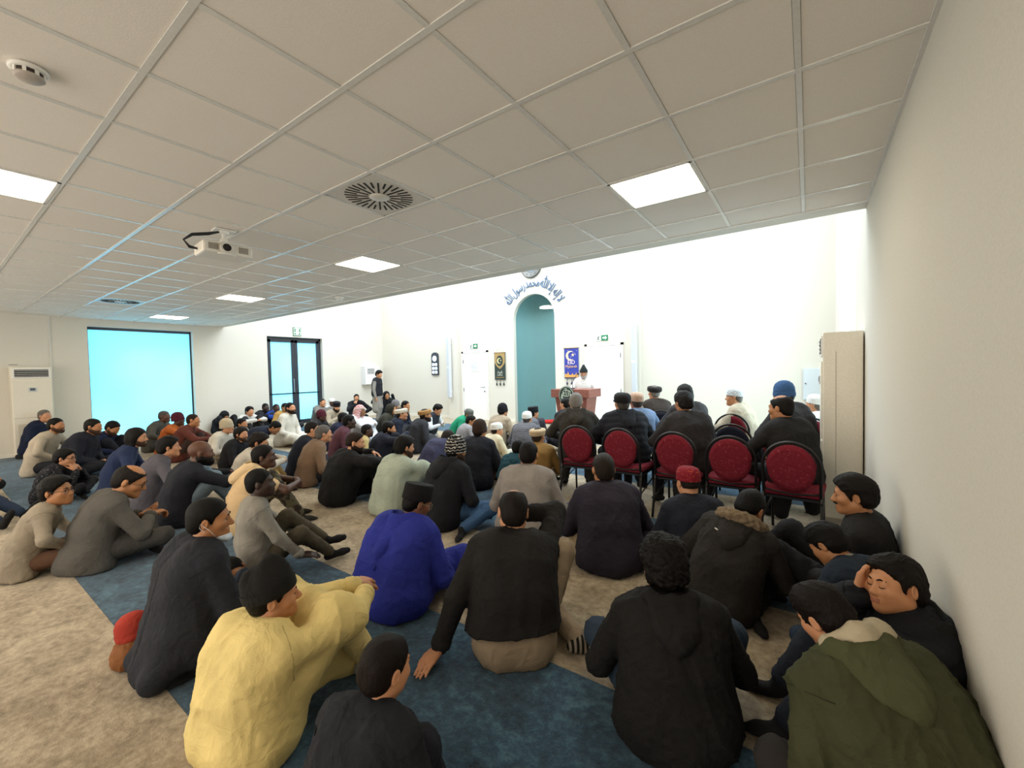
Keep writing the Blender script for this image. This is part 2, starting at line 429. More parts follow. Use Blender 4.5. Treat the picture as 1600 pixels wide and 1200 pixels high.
ARMS = {  # wrist, elbow pole, finger direction, back-of-hand normal, curl (right side)
    'lap': ((.09, .27, .22), (1, -.5, -.3), (-.6, .8, -.1), (0, .2, 1), .35),
    'knee': ((.22, .36, .27), (1, -.3, -.2), (.1, .9, -.4), (0, .3, 1), .4),
    'hug': ((.07, .50, .40), (1, -.2, -.2), (-.9, .35, -.1), (.2, 1, .5), .5),
    'hugup': ((.09, .46, .50), (1, 0, -.15), (-.8, .5, -.3), (.1, .5, 1), .4),
    'chin': ((.05, .20, .60), (1, .3, -.6), (-.3, .3, .9), (.6, .8, 0), .7),
    'read': ((.07, .30, .32), (1, -.4, -.4), (-.5, .8, .1), (.3, -.2, -1), .5),
    'back': ((.34, -.22, .05), (.6, -.8, .3), (.5, -.7, -.1), (0, 0, 1), .1),
    'side': ((.38, .05, .10), (1, -.5, .1), (.3, .9, -.2), (0, 0, 1), .2),
    'thigh': ((.17, .36, .66), (1, -.4, -.2), (-.1, 1, -.2), (0, .2, 1), .3),
    'down': ((.24, .06, .78), (.6, -1, 0), (0, .2, -1), (1, 0, 0), .4),
}
PULPIT = np.array([-4.6, 9.0])
NPEOPLE = [0]
STAT = {'t': 0}
def put(name, V, Q, parent, mat, lab=None):
    STAT['t'] += len(Q)*2
    o = link(name, fast_mesh(name, V, Q), parent, mat)
    if lab: o['label'] = lab
    return o
def person(px, label, s=1., pose='cross', y=None, face=None, df=0., lean=(4, 14, 24), neck=18., side=0., twist=0., head=(0, 0, 0),
           skin='#b07b58', hair=('short', '#15110f'), hat=None, beard=None, glasses=None, top=('sweater', '#333'), legs='#26262b', foot='#1b1b1d', footkind='plain',
           arm='lap', armR=None, armL=None, legR=None, legL=None, g=1., hood=None, collar=None, pz=None, cat='person', group=None, hs=None, vox=None, hv=None, fat=0., extra=None, nohands=False, long=0., amp=1., footname='sock', belly=0., hem=None, closed=False):
    NPEOPLE[0] += 1; seed = NPEOPLE[0]*7
    P0, RL, LL = POSES[pose]
    if legR: RL = legR
    if legL: LL = legL
    if pz is not None: P0 = pz
    hs = hs or s**.45
    def spine(sp):
        P = np.array([0, 0, P0*s]); A = [D(a) for a in lean]; S_ = s*sp
        d = [np.array([0, math.sin(a), math.cos(a)]) for a in A]
        W = P+.20*S_*d[0]; C = W+.18*S_*d[1]; N = C+.15*S_*d[2]
        dn = np.array([0, math.sin(D(neck)), math.cos(D(neck))])
        Hn = N+.085*s*dn
        Rs = ry(D(side)); pts = [P]+[P+Rs@(q-P) for q in (W, C, N, Hn)]
        Rh = Rs@rz(D(head[0]))@rx(-D(head[1]))@ry(D(head[2]))
        Hc = pts[4]+Rh@(np.array([0, .016, .066])*hs)
        return pts, Rs, Rh, Hc, d
    sp = 1.
    if y is not None:
        tgt = at_y(px[0], px[1], y*(1.048 if y < 5 else 1+.048*max(0, (9-y)/4)))
        for _ in range(12): sp *= 1+np.clip((tgt[2]-spine(sp)[3][2])/max(.3, spine(sp)[3][2]-P0*s), -.3, .3)*.9
    (P, W, C, N, Hn), Rs, Rh, Hc, dirs = spine(sp)
    tgt = at_z(px[0], px[1], Hc[2])
    th = math.atan2(-(PULPIT[0]-tgt[0]), PULPIT[1]-tgt[1])+D(df) if face is None else D(face)
    pos = tgt-rz(th)@np.array([Hc[0], Hc[1], 0]); pos[2] = 0
    dep = float((tgt-[0, 0, EYE])@CF)
    vox = vox or float(np.clip(.0036*dep+.0022, .0085, .024)); hv = hv or float(np.clip(.0021*dep+.0011, .0045, .0145)); near = dep < 4.6
    r = Rs@rz(D(twist))@np.array([1, 0, 0]); fw = nrm(np.cross(np.cross(r, [0, 1, 0]) if 0 else C-W, -r)); fw = nrm(np.cross(nrm(N-C), r)); fw = fw if fw[1] > 0 else -fw
    rp = Rs@np.array([1, 0, 0])
    sg = s*g
    S = {q: C+(N-C)*.64+r*q*.176*s*(1+.35*(g-1)) for q in (1, -1)}
    # legs and arms
    K, A, TO = {}, {}, {}
    for q, spec in ((1, RL), (-1, LL)):
        hip = P+rp*q*.09*s+np.array([0, .02, -.01])*s
        K[q], A[q] = ik(hip, np.array(spec[0])*s, .43*s, .42*s, spec[1]); TO[q] = nrm(spec[2])
    E, H, HS = {}, {}, {}
    for q, a in ((1, armR or arm), (-1, armL or arm)):
        a = ('HEAD' if a == 'chin' else ARMS[a]) if isinstance(a, str) else a
        mir = np.array([q, 1, 1])
        if isinstance(a, tuple) and isinstance(a[0], str):
            fd = nrm(Rh@np.array([-.1*q, -.30, 1.])); a = (((Hc+Rh@(np.array(a[1])*np.array([q, 1, 1])*hs)-fd*.075*s)*mir)/s, (1, .2, -.9), tuple(fd*mir), tuple((Rh@np.array([q, .25, 0.]))*mir), .25)
        if isinstance(a, str) and a == 'HEAD': a = (((Hc+Rh@(np.array([.05*q, .115, -.085])*hs))*np.array([q, 1, 1])-nrm(Rh@np.array([0, -.3, 1.]))*.10*s*np.array([q, 1, 1]))/s, (1, .2, -.9), (-.2, -.3, 1), (.4, 1, 0), .6)
        E[q], H[q] = ik(S[q], np.array(a[0])*mir*s, .285*s, .255*s, np.array(a[1])*mir)
        HS[q] = (nrm(np.array(a[2])*mir), np.array(a[3])*mir, a[4])
    # --- surfaces
    kind0 = top[0]; br = {'jacket': .012, 'blazer': .009, 'coat': .018, 'puffer': .016, 'robe': .022, 'kameez': .012}.get(kind0, .006)*s
    def torso(inf, hem=True):
        i = inf; L = []; b_ = br if inf > 0 else 0
        n_ = lambda c, hw, ax: {q: c+ax*q*hw*sg for q in (1, -1)}
        Pq, Wq, Cq = n_(P, .072, rp), n_(W, .062, (rp+r)/2), n_(C, .080, r); Uq = n_(C+(N-C)*.62, .085, r)
        for q in (1, -1):
            if b_: L.append(cone(Uq[q]-fw*.02*s, Pq[q]+rp*q*.020*sg, .082*sg+i, .110*sg+i+b_, .05))
            L += [cone(Pq[q], Wq[q], .122*sg+i+b_, .112*sg+i+b_*.8, .05), cone(Wq[q], Cq[q], .112*sg+i, .108*sg+i, .05), cone(Cq[q], Uq[q], .108*sg+i, .072*s+i, .05),
                  cone(Uq[q], S[q], .070*s+i, .060*s+i, .04), cone(N+(Hn-N)*.1, S[q]*.75+N*.25, .052*s+i*.5, .052*s+i, .04)]
        L.append(cone(P, W, .12*sg+i, .11*sg+i, .05)); L.append(cone(W, C, .11*sg+i, .105*sg+i, .05)); L.append(cone(C, C+(N-C)*.7, .10*sg+i, .07*s+i, .05))
        if belly: L.append(ell(W+fw*.06*s+(P-W)*.3, (.15*sg, .10*sg+belly, .14*sg), None, .06))
        if hem and pose not in ('stand', 'chair'):
            L.append(cone(P+rp*.07*s+np.array([0, -.035, -.055])*s, P-rp*.07*s+np.array([0, -.035, -.055])*s, .125*sg+i, .125*sg+i, .05))
        return L
    def sleeves(inf, cutoff=1.):
        L = []
        for q in (1, -1):
            e = E[q]; h_ = H[q]-nrm(H[q]-E[q])*.012*s
            if cutoff < 1:
                L.append(cone(S[q], S[q]+(e-S[q])*cutoff, .058*s+inf, .060*s+inf, .03)); continue
            L += [cone(S[q], e, .057*s+inf, .047*s+inf, .014), cone(e, h_, .046*s+inf, .035*s+inf*.8, .015)]
        return L
    def legprims(inf, to=1., k=.03):
        L = []
        for q in (1, -1):
            hip = P+rp*q*.085*s
            L += [cone(hip, K[q], .090*sg+inf, .060*s+inf, .04), cone(K[q], K[q]+(A[q]-K[q])*to, .060*s+inf, .042*s+inf, k)]
        return L
    def footprims(q, inf=0.):
        t = TO[q]; dn = nrm(np.array([0, 0, -1])-t*(-t[2])); a = A[q]
        return [cone(a+(K[q]-a)*.22, a, .036*s+inf, .035*s+inf, .02), cone(a-t*.035*s+dn*.035*s, a+t*.11*s+dn*.045*s, .034*s+inf, .034*s+inf, .03), cone(a+t*.11*s+dn*.045*s, a+t*.165*s+dn*.050*s, .034*s+inf, .029*s+inf, .02)]
    FLOOR = cut(lambda X, Y, Z: (.005-Z)+0*X)
    HF = Frame(Hc, Rh, hs)
    # body: one mesh, finer round the head and the hands
    bare = top[0] == 'tshirt'
    young = s < .965 and 'boy' in label or 'child' in label
    body = head_prims(HF, hv, fat, young, closed)+[cone(HF.pt((0, -.018, -.060)), N+(Hn-N)*.05, .054*hs, .058*s, .03)]
    inn = -.022
    body += [p for p in torso(inn)]
    hl_ = []
    for q in (1, -1):
        body += [cone(S[q], E[q], .042*s, .040*s, .02), cone(E[q], H[q], .040*s, .027*s, .02)] if bare else [cone(S[q], E[q], .036*s, .034*s, .02), cone(E[q], H[q], .034*s, .026*s, .02)]
        if not nohands: hl_ += hand_prims(H[q], HS[q][0], HS[q][1], q, s*1.02, HS[q][2])
    body += hl_+legprims(-.03, .9)+[FLOOR]
    boxes = [((Hc-.165*hs), (Hc+.165*hs), hv)]
    if dep < 5.5 and not nohands:
        for q in (1, -1):
            c = H[q]+HS[q][0]*.075*s; e = .13*s; hvv = max(hv*1.05, .0047)
            b0, b1 = c-e, c+e
            if bare: b0 = np.minimum(b0, E[q]-.06); b1 = np.maximum(b1, E[q]+.06)
            boxes.append((b0, b1, hvv))
    Vs, Qs, off = [], [], 0
    hc = max(vox*2., .026)
    V, Q = surf(body, hc)
    inside = np.zeros(len(V), bool)
    for b0, b1, _ in boxes: inside |= ((V > b0+hc*.8) & (V < b1-hc*.8)).all(1)
    Q = Q[~inside[Q].all(1)]
    Vs.append(V); Qs.append(Q); off = len(V)
    for i_, (b0, b1, h_) in enumerate(boxes):
        V, Q = surf(body, h_, (b0, b1))
        if i_ and len(boxes) > 1:   # hand boxes never repeat what the head box has
            pass
        Vs.append(V); Qs.append(Q+off); off += len(V)
    V = np.concatenate(Vs); Q = np.concatenate(Qs)
    used = np.unique(Q); mp = np.full(len(V), -1, np.int64); mp[used] = np.arange(len(used)); V = V[used]; Q = mp[Q]
    root = put('person', V, Q, None, skinmat(skin)); root.location = pos; root.rotation_euler = (0, 0, th)
    tag(root, label, cat, group)
    # clothes
    kind, col = top[0], top[1]; tm = cloth(col, *(top[2:4] if len(top) > 2 else ()))
    inf = {'tshirt': .006, 'sweater': .010, 'jacket': .016, 'blazer': .013, 'coat': .020, 'puffer': .030, 'robe': .016, 'kameez': .012, 'vest': .012}[kind]*s
    L = torso(inf)
    if hem is not None: L.append(cut(lambda X, Y, Z: (hem-.12*Y-Z)+0*X))
    if kind == 'tshirt': L += sleeves(inf, .55)
    elif kind != 'vest': L += sleeves(inf)
    if kind in ('robe', 'kameez') or long:
        if pose == 'stand':
            for q in (1, -1): L += [cone(P+rp*q*.07*s, np.array([q*.12*s, 0, (.10 if kind == 'robe' else .42)*s]), .13*sg+inf, .13*s, .06)]
            L.append(cone(P, np.array([0, 0, (.1 if kind == 'robe' else .42)*s]), .13*sg, .15*s, .06))
        elif kind in ('robe', 'kameez'):
            to = .9 if kind == 'robe' else .25
            L += legprims(inf+.012*s, to, .06)
            km = (K[1]+K[-1])/2; am = (A[1]+A[-1])/2
            if pose == 'kneel': L += [cone(P, km, .11*sg, .06*s, .08)]
            elif pose in ('knees', 'oneup'): L += [cone(K[1], K[-1], .05*s, .05*s, .08), cone(P+(K[1]-P)*.5, P+(K[-1]-P)*.5, .08*s, .08*s, .08), cone(km, am, .07*s, .10*s, .08), cone(P, am, .09*s, .06*s, .1)]
            else: L += [cone(K[1], A[1], .07*s, .06*s, .08), cone(K[-1], A[-1], .07*s, .06*s, .08), cone(P, am, .12*sg, .07*s, .1)]
        if long and pose == 'kneel':
            for q in (1, -1): L.append(cone(P+rp*q*.08*s, np.array([q*.13*s, -.19*s, .07*s]), .125*sg, .070*s, .06))
            L.append(cone(P, np.array([0, -.19*s, .07*s]), .125*sg, .070*s, .06))
        if long and pose not in ('stand', 'chair'):
            L += [cone(P+np.array([.11*s, -.03*s, 0]), P+np.array([.17*s, .02*s, -.09*s-long*.2]), .12*sg, .08*s+long*.3, .06), cone(P+np.array([-.11*s, -.03*s, 0]), P+np.array([-.17*s, .02*s, -.09*s-long*.2]), .12*sg, .08*s+long*.3, .06)]
            L.append(cone(P+np.array([0, -.05*s, 0]), np.array([0, -.10*s-long, .05*s]), .13*sg, .10*s, .06))
        if long and pose == 'chair':
            for q in (1, -1): L.append(cone(P+rp*q*.12*s, P+np.array([q*.17*s, -.02, -.32*s]), .10*s, .06*s, .05))
    L.append(FLOOR)
    V, Q = surf(L, vox); Nn = vnormals(V, Q)
    a = {'puffer': .008, 'robe': .024, 'kameez': .020, 'coat': .017, 'jacket': .019, 'blazer': .011, 'sweater': .015, 'tshirt': .015, 'vest': .010}[kind]*amp*ridges(V, 5.5/s, seed, pw=4)
    a = a+.010*amp*ridges(V, 13/s, seed+3, stretch=(.7, .7, 1.3), pw=5)
    if kind == 'puffer':
        up = nrm(N-P); ph = ((V-P)@up)/(.075*s)
        dl = np.minimum(np.linalg.norm(V-(E[1]+S[1])/2, axis=1), np.linalg.norm(V-(E[-1]+S[-1])/2, axis=1))
        a = a+.013*s*(np.abs(np.sin(ph*PI))**.5-.75)
    if kind == 'blazer' and near:
        up = nrm(W-P); hgt = (V-P)@up; lat = (V-P)@rp; bk = (V-W)@fw < 0
        a = a-np.where(bk, .010*np.exp(-(lat/.007)**2)*np.clip((.16*s-hgt)/.03, .12, 1), 0)
    V = V+Nn*np.reshape(a, (-1, 1)); V[:, 2] = np.maximum(V[:, 2], .004)
    tn = {'tshirt': 'shirt', 'sweater': 'sweater', 'jacket': 'jacket', 'blazer': 'blazer', 'coat': 'coat', 'puffer': 'puffer_jacket', 'robe': 'robe', 'kameez': 'tunic', 'vest': 'waistcoat'}[kind]
    garment = put(tn, V, Q, root, tm); GV = V; near_skip = False
    if kind == 'vest':
        L = sleeves(.006*s)+[cone(S[1], S[-1], .055*s, .055*s), FLOOR]; V, Q = surf(L, vox); Nn = vnormals(V, Q)
        put('shirt_sleeves', V+Nn*np.reshape(.009*ridges(V, 9, seed), (-1, 1)), Q, root, cloth(top[4]))
        if pose == 'stand':
            L = []
            for q in (1, -1): L += [cone(P+rp*q*.06*s, np.array([q*.11*s, 0, .42*s]), .125*s, .11*s, .06)]
            V, Q = surf(L, vox); Nn = vnormals(V, Q); put('tunic_skirt', V+Nn*np.reshape(.012*ridges(V, 7, seed, stretch=(1, 1, .2)), (-1, 1)), Q, root, cloth(top[4]))
    if kind != 'robe':
        L = legprims(.012*s, .93)+[cone(P+rp*.072*sg, P-rp*.072*sg, .124*sg, .124*sg, .04), FLOOR]
        if pose not in ('stand', 'chair'): L.append(cone(P+rp*.07*s+np.array([0, -.035, -.055])*s, P-rp*.07*s+np.array([0, -.035, -.055])*s, .125*sg, .125*sg, .05))
        V, Q = surf(L, vox*1.4); Nn = vnormals(V, Q)
        a = .018*ridges(V, 7/s, seed+9, pw=4)+.010*ridges(V, 16/s, seed+4, pw=5)
        V = V+Nn*np.reshape(a, (-1, 1)); V[:, 2] = np.maximum(V[:, 2], .003)
        lk = legs if isinstance(legs, tuple) else (legs,)
        put('trousers', V, Q, root, cloth(*lk))
    if (dep < 6.5 or pose == 'stand') and foot:
        for q in (1, -1):
            V, Q = surf(footprims(q)+[FLOOR], max(vox, .0075)); put(footname, V, Q, root, cloth(foot, *(footkind if isinstance(footkind, tuple) else (footkind,))))
    if dep < 4.4 and kind in ('blazer', 'jacket', 'coat', 'sweater', 'kameez', 'robe') and not near_skip:
        sm = cloth('#%02x%02x%02x' % tuple(int(int(col[1:][i:i+2], 16)*.80) for i in (0, 2, 4)) if len(col) == 7 else col)
        for q in (1, -1):
            ax = nrm(E[q]-S[q]*.9-C*.1); d_ = GV-(S[q]+ax*.012*s); on = np.abs(d_@ax) < vox*.8; on &= (np.linalg.norm(d_, axis=1) < .125*s); X_ = d_[on]
            if len(X_) > 20:
                u_ = nrm(np.cross(ax, [0, 0, 1])); w_ = np.cross(ax, u_); an = np.arctan2(X_@w_, X_@u_); pts = []
                for b0 in np.linspace(-PI, PI, 25)[:-1]:
                    k_ = (an >= b0) & (an < b0+PI/12)
                    if k_.sum(): pts.append(X_[k_].mean(0))
                runs = [pts[i] for i in range(len(pts)) if np.linalg.norm(pts[i]) < .118*s]
                if len(runs) > 8:
                    seg = []; best = []
                    for i in range(len(runs)):
                        if seg and np.linalg.norm(runs[i]-seg[-1]) > .045*s: best = max(best, seg, key=len); seg = []
                        seg.append(runs[i])
                    best = max(best, seg, key=len)
                    if len(best) > 4: MB().tube([S[q]+ax*.012*s+x for x in best], .0019, 5).build('armhole_seam', sm, root)
        if kind == 'blazer':
            up = nrm(C-P); lat = (GV-P)@rp; hh = (GV-P)@up; bk = ((GV-W)@np.array([0, 1, 0]) < -.02) & (np.abs(lat) < vox*.9); pts = []
            for b0 in np.arange(-.10*s, .40*s, .022):
                k_ = bk & (hh >= b0) & (hh < b0+.022)
                if k_.sum(): pts.append(GV[k_].mean(0))
            if len(pts) > 5:
                MB().tube(pts, .0019, 5).build('back_seam', sm, root)
                MB().tube([x+np.array([.003, -.002, 0]) for x in pts[:max(4, len(pts)//3)]], .006, 5).build('back_vent', cloth('#0c0c0e'), root)
    # neck pieces
    if not collar and not hood and kind in ('jacket', 'blazer', 'coat') and dep < 7: collar = (col, .03, .071)
    if dep < 4.6 and kind not in ('tshirt', 'vest', 'robe'):
        for q in (1, -1):
            u_ = nrm(H[q]-E[q]); b = MB(); b.tube([H[q]-u_*.052*s, H[q]-u_*.048*s, H[q]-u_*.012*s, H[q]-u_*.006*s], [.034*s+inf*.8, .041*s+inf*.8, .039*s+inf*.8, .032*s+inf*.8], 16).build('cuff', tm, root)
    nd = nrm(HF.pt((0, -.02, -.07))-N)
    NFr = np.stack([nrm(np.cross(np.array([0, 1, 0.]), nd))if abs(nd[1]) < .99 else r, np.cross(nd, nrm(np.cross(np.array([0, 1, 0.]), nd))), nd], 1)
    NF = Frame(N, NFr, s)
    if collar:
        cc, ch, cr = (collar+(.045, .066))[:3] if len(collar) == 1 else ((collar+(.066,))[:3])
        b = MB(); prof = [(cr-.002, -.035), (cr+.012, -.02), (cr+.003, .0), (cr, ch), (cr-.006, ch+.003), (cr-.009, ch-.004), (cr-.008, -.02)]
        b.lathe(prof, 26, 1, 1.06, NF.mat(), cap=False); o = b.build('collar', cloth(cc), root)
    if hood:
        hc_ = hood[1]; fur = hood[2] if len(hood) > 2 else None
        L = []; z0 = .02
        ang = np.linspace(-2.4, 2.4, 11); ring = [np.array([math.sin(t)*.098, -math.cos(t)*.092-.004, .035-.03*(abs(t)/2.4)**2]) for t in ang]
        L += [NF.cone(ring[i], ring[i+1], .030, .030, .03) for i in range(10)]
        if hood[0] in ('down', 'lined'):
            for q in (1, -1): L += [NF.cone((q*.075, -.085, .02), (q*.045, -.135, -.10), .042, .050, .05)]
            L += [NF.cone((0, -.10, .02), (0, -.15, -.15), .040, .045, .05)]
            L.append(sub(NF.ell((0, -.085, .05), (.075, .045, .05)), .03))
        elif hood[0] == 'point':
            L += [NF.cone((.07, -.08, .01), (.01, -.17, -.20), .045, .04, .05), NF.cone((-.07, -.08, .01), (-.01, -.17, -.20), .045, .04, .05), NF.cone((0, -.10, 0), (0, -.185, -.30), .05, .014, .05), sub(NF.ell((0, -.08, .05), (.06, .05, .05)), .03)]
        V, Q = surf(L, vox*.85); Nn = vnormals(V, Q)
        put('hood', V+Nn*np.reshape(.010*ridges(V, 11, seed+2)*amp, (-1, 1)), Q, root, cloth(hc_))
        if fur and hood[0] == 'lined': fur_ = fur
        if fur and hood[0] == 'lined':
            L = [NF.cone((.10, .03, .02), (.085, -.07, .055), .026, .042, .04), NF.cone((.085, -.07, .055), (.0, -.10, .055), .042, .040, .04), NF.cone((.0, -.10, .055), (-.085, -.06, .05), .040, .034, .04), NF.cone((.10, .03, .02), (.12, -.02, -.03), .03, .03, .03), sub(NF.ell((0, -.03, .08), (.07, .06, .05)), .03)]
            V, Q = surf(L, vox*.8); Nn = vnormals(V, Q); put('hood_lining', V+Nn*np.reshape(.012*ridges(V, 12, seed+5), (-1, 1)), Q, root, cloth(fur), 'pale fleece hood lining')
        elif fur:
            ring = [NF.pt(np.array([math.sin(t)*.125, -math.cos(t)*.125-.012, .045-.05*(abs(t)/2.6)**2])) for t in np.linspace(-2.5, 2.5, 15)]
            L = [cone(ring[i], ring[i+1], .036*s, .036*s, .03) for i in range(14)]
            V, Q = surf(L, vox*.6); Nn = vnormals(V, Q)
            put('fur_trim', V+Nn*np.reshape(.012*lumps(V, 150, seed)+.008*lumps(V, 320, seed+1), (-1, 1)), Q, root, hairmat(fur, .9), 'fluffy fur edge of the hood')
    # head pieces
    if hair and hair[0] != 'bald':
        V, Q = hair_mesh(HF, hair[0], hv*(1.05 if hair[0] in ('curly', 'thick') else 1.25), seed); put('hair', V, Q, root, hairmat(hair[1]))
    if beard:
        t = beard[1] if len(beard) > 1 else .008; bc = beard[0]
        if t > 0:
            t = max(t, .006)
            L = [ell((0, .022, -.030), (.060+t, .066+t, .082+t*.6), None, .02), cone((.047, -.002, -.050), (.012, .066, -.092), .026+t, .022+t), cone((-.047, -.002, -.050), (-.012, .066, -.092), .026+t, .022+t), ell((0, .072, -.090), (.024+t, .020+t, .02+t*1.4)),
                 cone((-.022, .088, -.052), (.022, .088, -.052), .007, .007, .01),
                 cut(lambda X, Y, Z: (Z-np.where(Y > .062, -.044, -.018-Y*.42))+0*X), sub(ell((0, .1, -.066), (.019, .03, .006)), .004)]
        else:
            L = [cone((-.024, .083, -.055), (0, .098, -.048), .005, .008, .008), cone((.024, .083, -.055), (0, .098, -.048), .005, .008, .008)]
        V, Q = surf(L, max(hv*.9, .004)/hs); Nn = vnormals(V, Q); V = V+Nn*np.reshape(.003*lumps(V, 240, seed), (-1, 1))
        put('beard' if t > 0 else 'moustache', Hc+(V*hs)@Rh.T, Q, root, hairmat(bc))
    if dep < 6:
        for q in (1, -1):
            if closed:
                b = MB(); b.tube([(q*.016, .0885, -.004), (q*.024, .0915, -.0075), (q*.033, .0915, -.0085), (q*.046, .0855, -.004)], [.001, .0019, .0021, .001], 6)
                me = b.mesh('eyelash'); me.transform(HF.mat()); link('eyelash', me, root, hairmat('#120d0a'))
            e = MB(); c = (q*.031, .0765-.02*closed, .001)
            e.sphere(c, .0122, 14, 9); me = e.mesh('eye'); me.materials.append(plain('#b9b1a6', .3)); me.materials.append(plain('#21140d', .15))
            gz = Vector((0, 1, -.06)).normalized()
            for p in me.polygons:
                if (p.center-Vector(c)).normalized().dot(gz) > .70: p.material_index = 1
            me.transform(HF.mat()); link('eye', me, root)
            b = MB(); b.tube([(q*.014, .0945, .021), (q*.028, .0935, .027), (q*.046, .079, .022)], [.003, .0038, .002], 6)
            me = b.mesh('eyebrow'); me.transform(HF.mat()); link('eyebrow', me, root, hairmat(hair[1] if hair else '#1a1512'))
    if glasses:
        b = MB()
        for q in (1, -1):
            b.tube([(q*.034+.024*math.cos(t), .098-.006*abs(math.cos(t)), .000+.018*math.sin(t)) for t in np.linspace(0, 2*PI, 17)[:-1]], .0019, 6, True)
            b.tube([(q*.057, .092, .005), (q*.078, .05, .008), (q*.084, -.005, .010), (q*.082, -.02, -.008)], .0018, 6)
        b.tube([(-.011, .100, .003), (0, .103, .006), (.011, .100, .003)], .0018, 6)
        me = b.mesh('glasses'); me.transform(HF.mat()); link('glasses', me, root, plain(glasses, .3))
    if hat: make_hat(HF, root, hat, seed, N, S, vox)
    if extra: extra(root, HF, NF, dict(P=P, W=W, C=C, N=N, S=S, E=E, H=H, K=K, A=A, TO=TO, r=r, rp=rp, fw=fw, s=s, vox=vox, hv=hv, seed=seed, Hc=Hc, Rh=Rh, hs=hs, near=near))
    return root
def make_hat(HF, root, hat, seed, N, S, vox):
    kind, col = hat[0], hat[1]; tilt = hat[2] if len(hat) > 2 else 8; pat = hat[3:] if len(hat) > 3 else ()
    M_ = HF.mat()@Matrix.Translation((0, -.010, .0))@Matrix.Rotation(D(tilt), 4, 'X'); sx, sy = .0855, .107
    mt = cloth(col, *pat); n = 30
    b = MB()
    if kind == 'kufi':
        b.lathe([(1.0, .022), (1.03, .03), (1.04, .06), (1.0, .092), (.86, .116), (.55, .130), (.2, .134)], n, sx, sy, M_).build('prayer_cap', mt, root)
        MB().lathe([(1.045, .024), (1.06, .03), (1.06, .042), (1.045, .048)], n, sx, sy, M_, cap=False).build('cap_band', mt, root)
    elif kind == 'fez':
        b.lathe([(1.03, .025), (1.05, .030), (1.03, .125), (1.0, .135), (.94, .138), (.5, .136), (.1, .135)], n, sx, sy, M_).build('fez_cap', mt, root)
    elif kind == 'karakul':
        b.lathe([(1.04, .018), (1.07, .022), (1.05, .08), (1.0, .115), (.9, .145), (.72, .172), (.5, .182), (.2, .186)], n, sx, sy, None)
        for v in b.bm.verts:
            f_ = max(0, (v.co.z-.06)/.11); v.co.x *= 1-.55*min(f_, 1); v.co.z += .016*math.sin(v.co.y*26)*min(f_, 1)+.006*math.sin(v.co.y*60+v.co.x*50)*min(f_*2, 1)
        bmesh.ops.transform(b.bm, matrix=M_, verts=b.bm.verts[:]); b.build('karakul_cap', mt, root)
        MB().lathe([(1.075, .020), (1.10, .026), (1.10, .060), (1.075, .066)], n, sx, sy, M_, cap=False).build('cap_band', mt, root)
    elif kind == 'pakol':
        b.lathe([(1.02, .050), (1.2, .062), (1.24, .078), (1.15, .094), (.8, .104), (.3, .108)], n, sx, sy, M_).build('pakol_crown', mt, root)
        for z, rr in ((.036, 1.07), (.054, 1.12)):
            MB().tube([M_@Vector((sx*rr*math.cos(t), sy*rr*math.sin(t), z)) for t in np.linspace(0, 2*PI, 29)[:-1]], .0125, 8, True).build('pakol_roll', mt, root)
    elif kind == 'beanie':
        b.lathe([(1.00, -.012), (1.03, .0), (1.05, .04), (1.01, .085), (.84, .125), (.52, .152), (.18, .162)], n, sx, sy, M_)
        b.build('knit_cap', mt, root)
        MB().lathe([(1.05, -.016), (1.08, -.010), (1.09, .022), (1.06, .030)], n, sx, sy, M_, cap=False).build('cap_fold', mt, root)
    elif kind == 'flat':
        b.lathe([(1.03, .030), (1.10, .040), (1.14, .07), (1.05, .105), (.8, .124), (.3, .130)], n, sx, sy, M_)
        b.build('flat_cap', mt, root)
        v = MB(); v.lathe([(1.0, .030), (1.25, .024), (1.26, .030), (1.0, .040)], n, sx*.92, sy*1.05, M_@Matrix.Translation((0, .012, 0)), cap=False).build('cap_brim', mt, root)
    elif kind == 'scarf':
        L = [HF.ell((0, -.012, .040), (.088, .108, .098), .03), HF.cone((0, -.07, -.02), (0, -.10, -.14), .085, .08, .05)]
        for q in (1, -1): L += [HF.cone((q*.07, -.02, -.01), (q*.11, -.03, -.16), .045, .05, .05), cone(HF.pt((q*.09, -.06, -.15)), S[q]*.7+N*.3+np.array([0, -.03, .03]), .06, .06, .05)]
        L.append(sub(HF.ell((0, .10, -.03), (.075, .075, .10)), .02))
        V, Q = surf(L, vox*.8); Nn = vnormals(V, Q); put('head_scarf', V+Nn*np.reshape(.009*ridges(V, 14, seed), (-1, 1)), Q, root, mt)
        MB().tube([M_@Vector((.094*math.cos(t), .114*math.sin(t)-.0, .060)) for t in np.linspace(0, 2*PI, 25)[:-1]], .007, 6, True).build('head_cord', cloth('#e8e4dc'), root)
    elif kind == 'hoodup':
        L = [HF.ell((0, -.018, .030), (.100, .122, .112), .03), HF.cone((0, -.05, -.05), (0, -.07, -.14), .095, .10, .06), sub(HF.ell((0, .12, -.01), (.07, .075, .10)), .02)]
        V, Q = surf(L, vox*.8); Nn = vnormals(V, Q); put('hood', V+Nn*np.reshape(.007*ridges(V, 14, seed), (-1, 1)), Q, root, mt)
